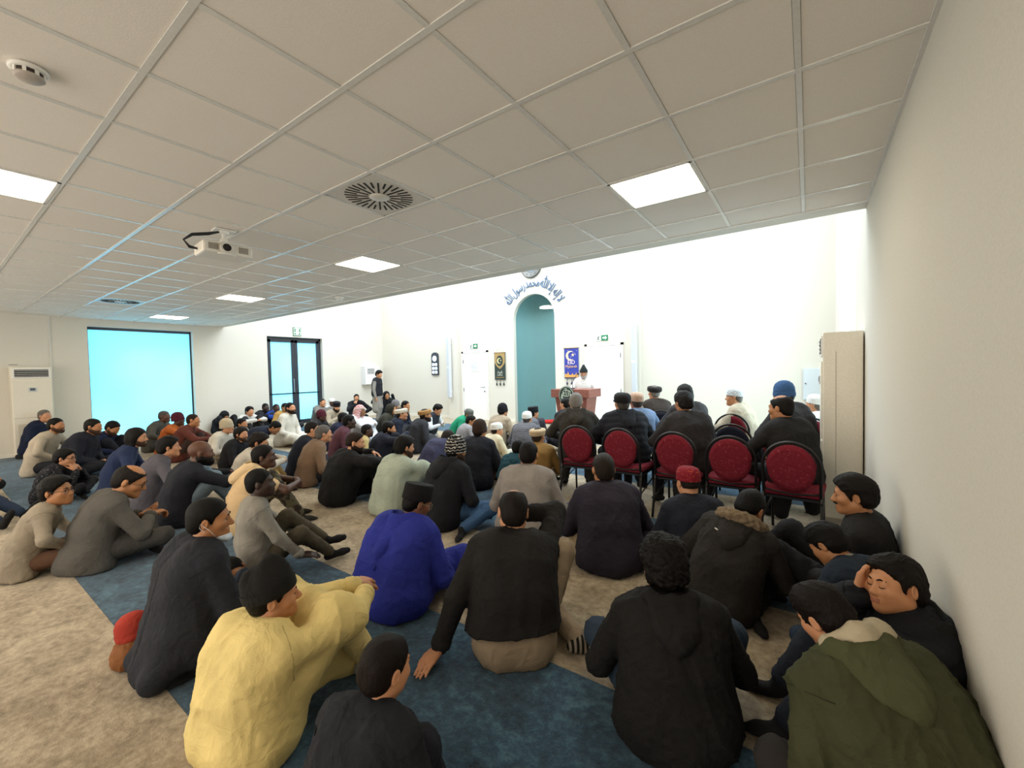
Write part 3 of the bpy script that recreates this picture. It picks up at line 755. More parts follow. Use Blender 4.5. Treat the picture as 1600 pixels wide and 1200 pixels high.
# ---------------------------------------------------------------- the setting
XR, XL, YB, ZC, ZH, YR, YK = .42, -13.15, 10.2, 2.894, 6.0, -3.2, 4.72
WALL = plain('#dad5ca', .75, bump=.12, scale=130, name='wall_paint')
WHITE = plain('#efece6', .45); OFFW = plain('#e6e1d6', .5); DARK = plain('#1d1e21', .45); FRAME = plain('#2b2f38', .4)
def struct(o): o['kind'] = 'structure'; return o
def boxes(name, mat, L, parent=None):
    b = MB()
    for (x0, x1, y0, y1, z0, z1) in L: b.box(((x0+x1)/2, (y0+y1)/2, (z0+z1)/2), (x1-x0, y1-y0, z1-z0))
    return b.build(name, mat, parent)
def carpet_mat(c1, c2, c3, name, sc):
    t = NT(name); co = t.n('TexCoord')
    mp = t.n('Mapping', {'Vector': (co, 3), 'Scale': (1.5, 1.6, 1)})
    n1 = t.n('TexNoise', {'Vector': mp, 'Scale': 2.2*sc, 'Detail': 8., 'Roughness': .68, 'Distortion': .6})
    n2 = t.n('TexNoise', {'Vector': mp, 'Scale': 13.*sc, 'Detail': 5., 'Roughness': .7})
    mx = t.n('Math', {0: n1, 1: n2}, operation='ADD'); hf = t.n('Math', {0: mx, 1: .5}, operation='MULTIPLY')
    t.set('Base Color', ramp(t, hf, [(.38, srgb(c1)), (.5, srgb(c2)), (.62, srgb(c3))]))
    t.set('Roughness', .95); t.b.inputs['Specular IOR Level'].default_value = .1
    t.b.inputs['Sheen Weight'].default_value = .25
    pile = t.n('TexNoise', {'Vector': (co, 3), 'Scale': 190., 'Detail': 3., 'Roughness': .8})
    b1 = t.n('Bump', {'Height': pile, 'Strength': .6, 'Distance': .006})
    t.set('Normal', t.n('Bump', {'Height': n2, 'Strength': .45, 'Distance': .02, 'Normal': b1}))
    return t.m
BLUE = carpet_mat('#152a3a', '#2a4a60', '#4b7082', 'blue_carpet', 1.0); BEIGE = carpet_mat('#7d6f59', '#a3937b', '#bfb097', 'beige_carpet', 1.2)
fl = struct(boxes('floor', plain('#6b665e', .9), [(XL-.3, XR+.3, YR-.3, YB+1.2, -.2, -.012)]))
for k in range(-4, 9):
    y0 = .65+1.198*k; y1 = min(y0+1.198, YB)
    if y0 >= YB: continue
    boxes('carpet_strip', BLUE if k % 2 == 0 else BEIGE, [(XL, XR, max(y0, YR)+.001, y1-.001, -.012, 0)], fl)
# walls
struct(boxes('wall_left', WALL, [(XL-.25, XL, YR, 2.25, 0, ZH), (XL-.25, XL, 4.22, 6.06, 0, ZH), (XL-.25, XL, 7.80, YB+.3, 0, ZH), (XL-.25, XL, 2.25, 4.22, 2.73, ZH), (XL-.25, XL, 6.06, 7.80, 2.72, ZH), (XL-.25, XL, 2.25, 4.22, 0, .04)]))
struct(boxes('wall_right', WALL, [(XR, XR+.45, YR, 6.0, 0, ZH), (XR, XR+.45, 8.7, YB+.3, 0, ZH), (XR, XR+.45, 6.0, 8.7, 3.05, ZH), (XR, XR+.45, 6.0, 8.7, 0, .5)]))
struct(boxes('wall_rear', WALL, [(XL-.25, XR+.25, YR-.25, YR, 0, ZC+.3)]))
struct(boxes('wall_bulkhead', WALL, [(XL, XR, YK, YK+.22, ZC, ZH)]))
MX, MRAD, MZ = -6.41, .69, 3.00
def back_wall():
    b = MB(); T = .13
    b.box(((XL-.25+MX-MRAD)/2, YB+T/2, ZH/2), (MX-MRAD-XL+.25, T, ZH)); b.box(((XR+.25+MX+MRAD)/2, YB+T/2, ZH/2), (XR+.25-MX-MRAD, T, ZH))
    A = [(MX+MRAD*math.cos(t), MZ+MRAD*math.sin(t)) for t in np.linspace(PI, 0, 33)]
    for (a0, a1) in zip(A[:-1], A[1:]): b.prism([a0, a1, (a1[0], ZH), (a0[0], ZH)], YB, YB+T)
    return b.build('wall_back', WALL)
struct(back_wall())
def niche():
    b = MB(); n = 28; rows = []; R0 = MRAD+.02
    for z in np.linspace(0, MZ, 8): rows.append([(MX+R0*math.cos(t), YB+.13+R0*math.sin(t), z) for t in np.linspace(0, PI, n)])
    for e in np.linspace(0, PI/2, 10)[1:]: rows.append([(MX+R0*math.cos(t)*math.cos(e), YB+.13+R0*math.sin(t)*math.cos(e), MZ+R0*math.sin(e)) for t in np.linspace(0, PI, n)])
    V = [[b.bm.verts.new(p) for p in r] for r in rows]
    for i in range(len(V)-1):
        for k in range(n-1):
            f = b.bm.faces.new((V[i][k], V[i+1][k], V[i+1][k+1], V[i][k+1])); f.smooth = True
    bmesh.ops.remove_doubles(b.bm, verts=b.bm.verts[:], dist=1e-4)
    me = b.mesh('wall_niche'); o = link('wall_niche', me, None, plain('#6f9a9d', .7, name='teal_paint')); struct(o)
niche()
boxes('trim_1', WALL, [(MX-1.0, MX+1.0, YB+1.0, YB+1.1, 0, 4)])['kind'] = 'structure'
struct(boxes('ceiling', plain('#e9e6e0', .8), [(XL-.25, XR+.25, YB-5.27, YB+.3, ZH, ZH+.2)]))
for i, (a, b_) in enumerate(((-9.64, -9.27), (-3.60, -3.32))):
    struct(boxes('trim_%d' % (i+2), WALL, [(a, b_, YB-.14, YB, 0, ZH)]))
struct(boxes('trim_4', plain('#d9d6d0', .6), [(XL, XL+.012, 1.66, 1.69, 0, ZC)]))
SKIRT = plain('#e9e4d8', .4)
struct(boxes('baseboard_right', SKIRT, [(XR-.014, XR, YR, YB, 0, .075)])); struct(boxes('baseboard_back', SKIRT, [(XL, MX-MRAD, YB-.014, YB, 0, .08), (MX+MRAD, XR, YB-.014, YB, 0, .08)]))
struct(boxes('baseboard_left', SKIRT, [(XL, XL+.014, YR, 2.2, 0, .075), (XL, XL+.014, 4.3, 6.0, 0, .075), (XL, XL+.014, 7.85, YB, 0, .075)]))
# suspended ceiling: every tile and rail in view is a piece of it
GX, GY, TS = -.0388, .6411, .6
ce = struct(boxes('ceiling', plain('#b9b4aa', .8), [(XL, XR, YR, YK+.05, ZC+.03, ZC+.2)]))
tile_mat = NT('ceiling_tile'); co = tile_mat.n('TexCoord')
nz = tile_mat.n('TexNoise', {'Vector': (co, 3), 'Scale': 160., 'Detail': 2.}); tile_mat.set('Base Color', ramp(tile_mat, nz, [(.35, srgb('#ede6dd')), (.65, srgb('#f2ebe3'))])); tile_mat.set('Roughness', .9)
tile_mat.set('Normal', tile_mat.n('Bump', {'Height': nz, 'Strength': .15, 'Distance': .003}))
LIT = {(i, j) for i in (-2, -8, -14, -20) for j in (4, -1, -6)}; VENT = {(-5, 2), (-17, 2)}
tile_me = MB().box((0, 0, 0), (TS-.028, TS-.028, .016), .002).mesh('ceiling_tile'); tile_me.materials.append(tile_mat.m)
for i in range(-22, 1):
    for j in range(-3, 7):
        if (i, j) in LIT or (i, j) in VENT: continue
        x0, y0 = GX+i*TS, GY+j*TS; x1, y1 = min(x0+TS, XR), min(y0+TS, YK)
        if j == 6 or i == 0:
            me = MB().box((0, 0, 0), (x1-x0-.028, y1-y0-.028, .016), .002).mesh('ceiling_tile'); me.materials.append(tile_mat.m)
        else: me = tile_me
        o = link('ceiling_tile', me, ce); o.location = ((x0+x1)/2, (y0+y1)/2, ZC+.013)
RAIL = plain('#e4e2de', .22, .0)
for j in range(-3, 7): boxes('ceiling_rail', RAIL, [(XL, XR, GY+j*TS-.014, GY+j*TS+.014, ZC, ZC+.03)], ce)
for i in range(-21, 1): boxes('ceiling_rail', RAIL, [(GX+i*TS-.013, GX+i*TS+.013, GY-3*TS, YK, ZC+.001, ZC+.03)], ce)
boxes('edge_trim', RAIL, [(XL, XR, YK-.02, YK+.002, ZC-.004, ZC+.05)], ce); boxes('edge_trim', RAIL, [(XR-.02, XR, YR, YK, ZC-.003, ZC+.03)], ce)
boxes('edge_trim', RAIL, [(XL, XL+.02, YR, YK, ZC-.003, ZC+.03)], ce)
where = {-2: 'nearest the right wall', -8: 'in the middle beyond the projector', -14: 'third from the right wall', -20: 'farthest left, above the frosted window'}
for (i, j) in sorted(LIT):
    if j not in (4, -1): continue
    x, y = GX+(i+.5)*TS, GY+(j+.5)*TS
    if j == -1 and i not in (-8, -14): continue
    lab = 'lit square LED panel in the front row, '+where[i] if j == 4 else ('lit square LED panel at the left edge, near the smoke detector' if i == -8 else 'lit square LED panel over the left side of the room')
    e = empty('ceiling_light', (x, y, ZC+.008), 0, lab, 'light', 'ceiling LED panels')
    b = MB()
    for q in (-1, 1): b.box((q*.287, 0, 0), (.018, .592, .02)); b.box((0, q*.287, 0), (.592, .018, .02))
    b.build('frame', WHITE, e)
    MB().box((0, 0, .002), (.56, .56, .008)).build('diffuser', emit('#fff0d2', PANEL_E), e)
for n_, (i, j) in enumerate(((-5, 2), (-17, 2))):
    e = empty('ceiling_vent', (GX+(i+.5)*TS, GY+(j+.5)*TS, ZC+.006), .1, ('square white swirl air diffuser with black radial slots, left of the nearest light panel', 'far swirl air diffuser near the left window, shining pale blue')[n_], 'vent', 'swirl ceiling diffusers')
    MB().box((0, 0, .004), (.585, .585, .014), .003).build('face_plate', plain('#d4cfc6', .4), e)
    MB().lathe([(.075, -.004), (.07, -.010), (.01, -.011)], 24).build('hub', plain('#dcd7cf', .4), e)
    sl = MB().box((0, .17, -.004), (.013, .17, .004)).mesh('slot'); ss = MB().box((0, .21, -.004), (.013, .09, .004)).mesh('slot'); wv = MB().box((.006, .17, -.006), (.004, .165, .012), 0, None).mesh('vane')
    for m_ in (sl, ss): m_.materials.append(plain('#1a1613', .8))
    for k in range(32):
        o = link('slot', sl if k % 2 == 0 else ss, e); o.rotation_euler = (0, 0, 2*PI*k/32)
e = empty('smoke_detector', (-2.8, .34, ZC), .4, 'round white smoke detector with dark slots on the ceiling', 'smoke detector')
MB().lathe([(.062, .0), (.064, -.012), (.052, -.016)], 28).build('base_ring', WHITE, e)
MB().lathe([(.046, -.014), (.046, -.034)], 28).build('sensor_chamber', plain('#3a3128', .7), e)
MB().lathe([(.050, -.033), (.050, -.040), (.040, -.048), (.01, -.050)], 28).build('cover', plain('#b5aba2', .5), e)
for k in range(8):
    o = MB().box((.048, 0, -.025), (.006, .012, .022)).build('rib', WHITE, e); o.rotation_euler = (0, 0, k*PI/4)
e = empty('dome_camera', (-6.79, 4.38, ZC), 0, 'small white dome camera at the edge of the low ceiling', 'camera')
MB().lathe([(.075, 0), (.075, -.025), (.06, -.035)], 24).build('housing', WHITE, e); MB().lathe([(.055, -.03), (.052, -.055), (.035, -.078), (.005, -.086)], 24).build('dome', plain('#d9d9d6', .1), e)
# projector
e = empty('projector', (-4.50, 1.72, ZC), -PI/2-.08, 'white projector hanging from the ceiling on a bracket with black cables', 'projector')
MB().box((0, .02, -.006), (.17, .13, .012), .003).box((0, .02, -.02), (.07, .07, .03), .004).build('mount_plate', WHITE, e)
MB().tube([(0, .02, -.02), (0, .02, -.13)], .018, 12).sphere((0, .02, -.10), .034).box((0, .02, -.135), (.14, .12, .014), .003).build('mount_arm', WHITE, e)
b = MB().box((0, 0, -.195), (.40, .28, .105), .018); b.build('body', plain('#e4ded4', .4), e)
MB().tube([(.02, .11, -.19), (.02, .165, -.19)], .055, 24).build('lens_ring', plain('#d9d3c9', .35), e)
MB().tube([(.02, .15, -.19), (.02, .168, -.19)], .034, 20).build('lens', plain('#15151a', .05), e)
for x in (-.12, .12):
    o = MB().box((x, .142, -.19), (.075, .006, .055)).build('grille', plain('#8d8478', .6), e)
    for k in range(5): MB().box((x, .147, -.212+k*.011), (.072, .004, .004)).build('louver', plain('#b8afa3', .5), o)
MB().tube([(.02+.075*math.sin(t), .14+.03*math.cos(t), -.25-.004*0) for t in np.linspace(-1.2, 1.2, 9)], .007, 8).build('foot_rim', WHITE, e)
for dz in (0, .012):
    MB().tube([(.04, .03, -.025), (.12, .02, -.05-dz), (.24, .0, -.08-dz), (.30, -.02, -.14), (.26, -.02, -.20+dz), (.20, -.02, -.20)], .009, 8).build('cable', DARK, e)
# windows and doors
CYAN = NT('frosted_daylight'); co = CYAN.n('TexCoord'); nz = CYAN.n('TexNoise', {'Vector': (co, 3), 'Scale': .55, 'Detail': 1.})
cr_ = ramp(CYAN, nz, [(.35, srgb('#5cc6fb')), (.6, srgb('#80e4fc'))])
CYAN.set('Base Color', srgb('#9adcf0')); CYAN.set('Emission Color', cr_); CYAN.set('Emission Strength', .74); CYAN.set('Roughness', .6)
SKYW = emit('#d8f6ff', 3.4, 'bright_daylight')
w1 = struct(empty('window_1', (XL, 3.235, 0), 0, 'large frosted window glowing pale blue on the left wall', 'window'))
def ly(name, mat, L, par):
    return boxes(name, mat, L, par)
ly('window_frame', FRAME, [(-.20, -.14, -.985, -.955, .04, 2.73), (-.20, -.14, .955, .985, .04, 2.73), (-.20, -.14, -.985, .985, 2.67, 2.73), (-.20, -.14, -.985, .985, .04, .09)], w1)
ly('glass_pane', CYAN.m, [(-.18, -.165, -.96, .96, .08, 2.68)], w1)
d1 = struct(empty('door_1', (XL, 6.93, 0), 0, 'dark framed double glass door glowing pale blue on the left wall', 'door'))
ly('door_frame', FRAME, [(-.20, -.12, -.87, -.81, 0, 2.72), (-.20, -.12, .81, .87, 0, 2.72), (-.20, -.12, -.87, .87, 2.64, 2.72)], d1)
for q in (-1, 1):
    a, b_ = (-.81, -.01) if q < 0 else (.01, .81)
    lf = ly('door_leaf', FRAME, [(-.19, -.12, a, a+.09, 0, 2.64), (-.19, -.12, b_-.09, b_, 0, 2.64), (-.19, -.12, a, b_, 2.56, 2.64), (-.19, -.12, a, b_, 0, .12), (-.19, -.12, a, b_, .95, .985)], d1)
    ly('glass_pane', CYAN.m, [(-.165, -.15, a+.08, b_-.08, .1, .96)], lf); ly('glass_pane', CYAN.m, [(-.165, -.15, a+.08, b_-.08, .97, 2.57)], lf)
ly('handle', plain('#9a9da3', .3, .8), [(-.12, -.07, -.075, -.06, 1.02, 1.04), (-.12, -.07, -.075, -.06, 1.38, 1.40), (-.075, -.06, -.08, -.055, 1.0, 1.42)], d1)
w2 = struct(empty('window_2', (XR, 7.35, 0), 0, 'tall bright window set deep in the right wall beyond the white cabinet', 'window'))
ly('window_frame', WHITE, [(.36, .44, -1.35, -1.29, .5, 3.05), (.36, .44, 1.29, 1.35, .5, 3.05), (.36, .44, -1.35, 1.35, 2.99, 3.05), (.36, .44, -1.35, 1.35, .5, .56), (.36, .44, -.02, .02, .5, 3.05)], w2)
ly('glass_pane', SKYW, [(.40, .41, -1.3, 1.3, .55, 3.0)], w2)
DOORW = plain('#f4f2ee', .4)
def white_door(n_, x0, x1, label, hinge_right):
    d = struct(empty('door_%d' % n_, ((x0+x1)/2, YB, 0), 0, label, 'door')); h = (x1-x0)/2
    boxes('door_frame', plain('#e9e6e0', .5), [(-h-.07, -h, -.03, .0, 0, 2.17), (h, h+.07, -.03, 0, 0, 2.17), (-h-.07, h+.07, -.03, 0, 2.11, 2.18)], d)
    lf = boxes('door_leaf', DOORW, [(-h+.006, h-.006, -.022, 0, .01, 2.104)], d)
    q = 1 if hinge_right else -1
    for z in (.25, .95, 1.85): MB().tube([(q*(h-.004), -.032, z-.055), (q*(h-.004), -.032, z+.055)], .009, 8).build('hinge', plain('#55565a', .35, .7), lf)
    hm = plain('#6a6a6c', .3, .7)
    MB().tube([(-q*(h-.08), -.02, 1.03), (-q*(h-.08), -.07, 1.03), (-q*(h-.21), -.072, 1.03)], .010, 8).build('handle', hm, lf)
    MB().tube([(-q*(h-.08), -.02, .90), (-q*(h-.08), -.034, .90)], .022, 12).build('lock', hm, lf)
    return d, lf
dL, lfL = white_door(2, -9.08, -8.14, 'white door with paper notices left of the teal prayer niche', False)
dR, lfR = white_door(3, -4.75, -3.84, 'plain white door behind the speaker, right of the niche', True)
# ---------------------------------------------------------------- writing
def text_mesh(body, size, name, mat, parent, M_, depth=.002, align='CENTER'):
    c = bpy.data.curves.new(name, 'FONT'); c.body = body; c.size = size; c.extrude = depth; c.align_x = align; c.align_y = 'CENTER'
    o = bpy.data.objects.new(name, c); COL.objects.link(o)
    dg = bpy.context.evaluated_depsgraph_get(); me = bpy.data.meshes.new_from_object(o.evaluated_get(dg)); bpy.data.objects.remove(o)
    me.transform(M_); me.materials.clear(); return link(name, me, parent, mat)
FACE = Matrix.Rotation(PI/2, 4, 'X')       # text standing on a wall that faces -y
FACEX = Matrix.Rotation(PI/2, 4, 'Z')@FACE   # text on a wall that faces +x
INK = plain('#4d5566', .6)
sg = MB().box((0, 0, 0), (.42, .004, .32)).build('notice', plain('#f1f1f3', .6), None, (-8.62, YB-.028, 1.69)); tag(sg, 'white landscape paper notice with grey printed lines on the left white door', 'paper')
for i in range(6): MB().box(((-.02 if i % 2 else .0), -.003, .11-.045*i), (.30-.05*(i % 3), .002, .014)).build('printed_line', plain('#a9b0c2', .7), sg)
sg = MB().box((0, 0, 0), (.15, .004, .20)).build('notice', plain('#eeeeee', .6), None, (-8.26, YB-.028, 1.43)); tag(sg, 'small blank paper sheet above the handle of the left white door', 'paper')
GREEN = plain('#1f7a52', .5)
def exit_sign(loc, face, label, w_, h_):
    e = tag(MB().box((0, 0, 0), (w_, .02, h_), .003).build('exit_sign', GREEN, None, loc, face), label, 'sign', 'green exit signs'); return e
s_ = exit_sign((XL+.015, 6.97, 2.90), (0, 0, PI/2), 'square green exit sign with white down arrow above the glass door', .26, .26)
wm = emit('#ffffff', .5, 'sign_white')
MB().prism([(-.05, .09), (.05, .09), (.05, -.02), (.09, -.02), (0, -.10), (-.09, -.02), (-.05, -.02)], -.014, -.010).build('arrow', wm, s_)
o = MB()
for q in (-1, 1): o.box((q*.105, -.012, 0), (.012, .004, .21)); o.box((0, -.012, q*.105), (.21, .004, .012))
o.build('border', wm, s_)
for x, z, lab in ((-8.57, 2.32, 'small green and white exit sign above the left white door'), (-4.26, 2.31, 'small green and white exit sign above the right white door')):
    s_ = exit_sign((x, YB-.012, z), (0, 0, 0), lab, .17, .14)
    MB().prism([(.06, 0), (.02, .045), (.02, .018), (-.05, .018), (-.05, -.018), (.02, -.018), (.02, -.045)], -.014, -.010).build('arrow', wm, s_)
    m2 = MB().box((-.17, 0, 0), (.14, .02, .14), .003).build('figure_panel', plain('#f2f4f2', .5), s_)
    MB().sphere((-.16, -.012, .04), .014, 10, 6).tube([(-.165, -.012, .03), (-.175, -.012, -.01), (-.15, -.012, -.05)], .008, 6).tube([(-.175, -.012, -.01), (-.205, -.012, -.045)], .008, 6).tube([(-.195, -.012, .01), (-.165, -.012, .02), (-.135, -.012, .0)], .006, 6).build('running_figure', plain('#2b4a3c', .6), m2)
# Arabic lettering round the niche arch
words = ['\uFDF2', '\uFEDD\uFEEE\uFEB3\uFEAD', '\uFEAA\uFEE4\uFEA4\uFEE3', '\uFDF2', '\uFEFB\uFE87', '\uFEEA\uFEDF\uFE87', '\uFEFB']   # left to right
CAL = plain('#5f738f', .5, name='lettering')
def arch_text():
    b = bmesh.new(); R0 = 1.0; widths = []; ms = []
    for w_ in words:
        c = bpy.data.curves.new('t', 'FONT'); c.body = w_; c.size = .34; c.resolution_u = 4; c.extrude = .012; c.offset = .003
        o = bpy.data.objects.new('t', c); COL.objects.link(o); dg = bpy.context.evaluated_depsgraph_get()
        me = bpy.data.meshes.new_from_object(o.evaluated_get(dg)); bpy.data.objects.remove(o)
        co_ = np.array([v.co[:] for v in me.vertices]) if len(me.vertices) else np.zeros((1, 3))
        widths.append((co_[:, 0].min(), co_[:, 0].max())); ms.append(me)
    tot = sum(b_-a for a, b_ in widths)+.05*(len(words)-1); arc = D(127)*R0; k = arc/max(tot, .1); x = 0
    for me, (a, b_) in zip(ms, widths):
        tmp = bmesh.new(); tmp.from_mesh(me)
        bmesh.ops.subdivide_edges(tmp, edges=[e_ for e_ in tmp.edges if e_.calc_length() > .05], cuts=1)
        for v in tmp.verts:
            s_ = (x+v.co.x-a)*k; th = D(151)-s_/R0; r = R0-.10+v.co.y*1.0
            v.co = Vector((MX+r*math.cos(th), YB-.014-v.co.z, MZ+r*math.sin(th)))
        m2 = bpy.data.meshes.new('t'); tmp.to_mesh(m2); tmp.free(); b.from_mesh(m2); x += b_-a+.05
    me = bpy.data.meshes.new('wall_lettering'); b.to_mesh(me); b.free(); return me
o = link('wall_lettering', arch_text(), None, CAL); tag(o, 'blue-grey Arabic calligraphy curving over the teal niche arch', 'lettering')
# wall clock above
e = empty('wall_clock', (-6.43, YB-.03, 4.49), 0, 'round grey wall clock with gold hands high above the niche', 'clock')
R9 = Matrix.Rotation(PI/2, 4, 'X')
MB().lathe([(.34, -.03), (.355, .0), (.345, .03), (.315, .035), (.305, .015)], 40, 1, 1, R9).build('rim', plain('#6c6a66', .35, .5), e)
MB().lathe([(.31, .0), (.31, .012), (.01, .013)], 40, 1, 1, R9).build('dial', plain('#8d99ab', .5), e)
MB().lathe([(.20, .014), (.20, .018), (.01, .019)], 36, 1, 1, R9).build('inner_dial', plain('#b9c3d0', .5), e)
for a, L_ in ((.9, .20), (-1.6, .14)): MB().tube([(0, -.024, 0), (L_*math.sin(a), -.024, L_*math.cos(a))], .008, 6).build('hand', plain('#b98a4a', .4, .4), e)
for k in range(12): MB().box((.26*math.sin(k*PI/6), -.016, .26*math.cos(k*PI/6)), (.02, .006, .035), 0, None).build('hour_mark', plain('#59616e', .6), e)
# prayer-time board
e = empty('prayer_time_clock', (-10.35, YB-.03, 1.43), 0, 'black arched prayer time board with glowing white panels on the back wall', 'clock')
pts = [(-.155, 0), (.155, 0), (.155, .66)]+[(.155*math.cos(t), .66+.11*math.sin(t)) for t in np.linspace(0, PI, 11)][1:-1]+[(-.155, .66)]
MB().prism(pts, -.02, .03).build('board', plain('#3a3c44', .5), e)
GL = emit('#cfe0f2', .9, 'display_glow')
MB().lathe([(.095, .02), (.095, .026), (.01, .027)], 28, 1, 1, Matrix.Translation((0, 0, .56))@R9).build('round_display', GL, e)
for r_ in range(3):
    for q in (-1, 1): MB().box((q*.068, -.024, .36-r_*.13), (.10, .01, .085), .006).build('display', GL, e)
# banners
def banner(loc, w_, h_, base, frame_col, label, inner):
    e = empty('banner', loc, 0, label, 'banner'); MB().box((0, 0, 0), (w_, .006, h_)).build('cloth', base, e)
    MB().tube([(-w_/2-.02, 0, h_/2), (w_/2+.02, 0, h_/2)], .012, 8).build('rod', plain('#7a5a34', .5), e)
    MB().tube([(-w_/2, 0, h_/2), (0, .0, h_/2+.16), (w_/2, 0, h_/2)], .004, 6).build('cord', plain('#d8c9b0', .7), e)
    MB().tube([(-w_/2, 0, -h_/2), (w_/2, 0, -h_/2)], .012, 8).build('lower_rod', frame_col, e)
    for q in (-.33, 0, .33):
        MB().tube([(q*w_, 0, -h_/2), (q*w_, 0, -h_/2-.10)], .006, 6).lathe([(.008, -.10), (.024, -.13), (.020, -.17), (.004, -.20)], 10, 1, 1, Matrix.Translation((q*w_, 0, -h_/2+.0))).build('tassel', frame_col, e)
    inner(e)
def crescent(cx, cz, R_):
    A = [(cx+R_*math.cos(t), cz+R_*math.sin(t)) for t in np.linspace(D(40), D(320), 26)]
    i0, i1 = A[-1], A[0]; c2 = cx+R_*.30; r2 = math.hypot(i0[0]-c2, i0[1]-cz); a0 = math.atan2(i0[1]-cz, i0[0]-c2)
    return A+[(c2+r2*math.cos(t), cz+r2*math.sin(t)) for t in np.linspace(2*PI+a0, -a0, 20)[1:-1]]
def star(cx, cz, r): return [(cx+r*(1 if k % 2 == 0 else .42)*math.cos(PI/2+k*PI/5), cz+r*(1 if k % 2 == 0 else .42)*math.sin(PI/2+k*PI/5)) for k in range(10)]
GOLD = plain('#c9a45e', .4, .2); PINKW = plain('#efd9e2', .6); DGR = plain('#2c3a35', .8)
def in_green(e):
    MB().prism([(-.19, .40), (.19, .40), (.19, .10), (.10, -.02), (0, -.09), (-.10, -.02), (-.19, .10)], -.006, -.003).build('gold_panel', plain('#a98b57', .7), e)
    MB().prism([(.12*math.cos(t), .16+.16*math.sin(t)) for t in np.linspace(0, 2*PI, 26)[:-1]], -.009, -.005).build('medallion', DGR, e)
    MB().prism(crescent(-.01, .16, .085), -.013, -.008).build('crescent', plain('#e0cf9a', .4), e); MB().prism(star(.045, .17, .03), -.013, -.008).build('star', plain('#e0cf9a', .4), e)
    text_mesh('\u0639\u064A\u062F'[::-1] if 0 else '\uFEAA\uFEF4\uFECB', .16, 'lettering', plain('#cfd2c0', .5), e, Matrix.Translation((0, -.010, -.17))@FACE)
    text_mesh('mubarak', .06, 'lettering', plain('#cfd2c0', .5), e, Matrix.Translation((0, -.010, -.27))@FACE)
    for z in (-.34,): MB().box((0, -.005, z), (.3, .004, .012)).build('gold_line', GOLD, e)
banner((-7.61, YB-.03, 1.67), .40, .80, DGR, DGR, 'dark green and gold hanging banner with crescent, left of the niche', in_green)
def in_blue(e):
    MB().prism(crescent(-.03, .20, .13), -.012, -.006).build('crescent', plain('#e9cfae', .4), e); MB().prism(star(.05, .22, .05), -.012, -.006).build('star', plain('#f2dcb0', .4), e)
    text_mesh('EID', .15, 'lettering', PINKW, e, Matrix.Translation((0, -.010, .02))@FACE, .003)
    text_mesh('Mubarak', .10, 'lettering', plain('#e8b48a', .5), e, Matrix.Translation((0, -.010, -.09))@FACE, .003)
    sk = [(-.20, -.38), (.20, -.38), (.20, -.30), (.15, -.30), (.14, -.24), (.13, -.30), (.06, -.32), (.03, -.27), (0, -.32), (-.07, -.31), (-.10, -.22), (-.13, -.31), (-.17, -.28), (-.20, -.30)]
    MB().prism(sk, -.010, -.005).build('skyline', plain('#dba052', .5), e)
    for k in range(14):
        r_ = random.Random(k); MB().prism(star(r_.uniform(-.18, .18), r_.uniform(-.2, .36), .012), -.010, -.005).build('star', PINKW, e)
banner((-5.21, YB-.03, 1.69), .42, .80, plain('#333f9c', .7), plain('#3a3550', .6), 'blue hanging banner with gold crescent beside the speaker', in_blue)
# column loudspeakers
for x, z0, z1, lab in ((-9.50, .69, 2.67, 'tall slim white column loudspeaker on the left pilaster'), (-3.42, .69, 2.67, 'tall slim white column loudspeaker on the right pilaster')):
    e = empty('column_speaker', (x, YB-.24, (z0+z1)/2), 0, lab, 'speaker', 'white column loudspeakers'); h = (z1-z0)/2
    MB().box((0, 0, 0), (.115, .12, 2*h), .015).build('cabinet', plain('#d5d8de', .5), e)
    MB().box((0, -.062, -h/2-.01), (.095, .006, h-.05), .002).build('grille', plain('#c3c7cf', .6), e); MB().box((0, -.062, h/2+.01), (.095, .006, h-.05), .002).build('grille', plain('#c3c7cf', .6), e)
    for z in (-h+.2, h-.2): MB().box((0, .08, z), (.05, .06, .06)).build('bracket', WHITE, e)
# cabinets on the left wall
e = empty('wall_cabinet', (XL, 9.55, 1.47), 0, 'white wall cabinet with grey vented panel in the far left corner', 'cabinet')
MB().box((.125, 0, 0), (.25, .62, .66), .006).build('body', plain('#dedee0', .5), e); MB().box((.254, 0, 0), (.012, .58, .62), .004).build('door', WHITE, e)
for k in range(7): MB().box((.262, -.08, .24-.03*k), (.006, .30, .018)).build('louver', plain('#85868c', .5), e)
e = empty('wall_panel', (.06, YB-.06, 1.12), 0, 'pale grey electrical cabinet on the back wall beside the white air unit', 'cabinet')
MB().box((0, 0, 0), (.30, .12, .62), .006).build('body', plain('#c3ccd3', .5), e); MB().box((0, -.063, 0), (.27, .008, .59), .003).build('door', plain('#ccd4da', .5), e); MB().tube([(-.11, -.07, .02), (-.11, -.085, .02)], .014, 10).build('lock', plain('#555', .4), e)
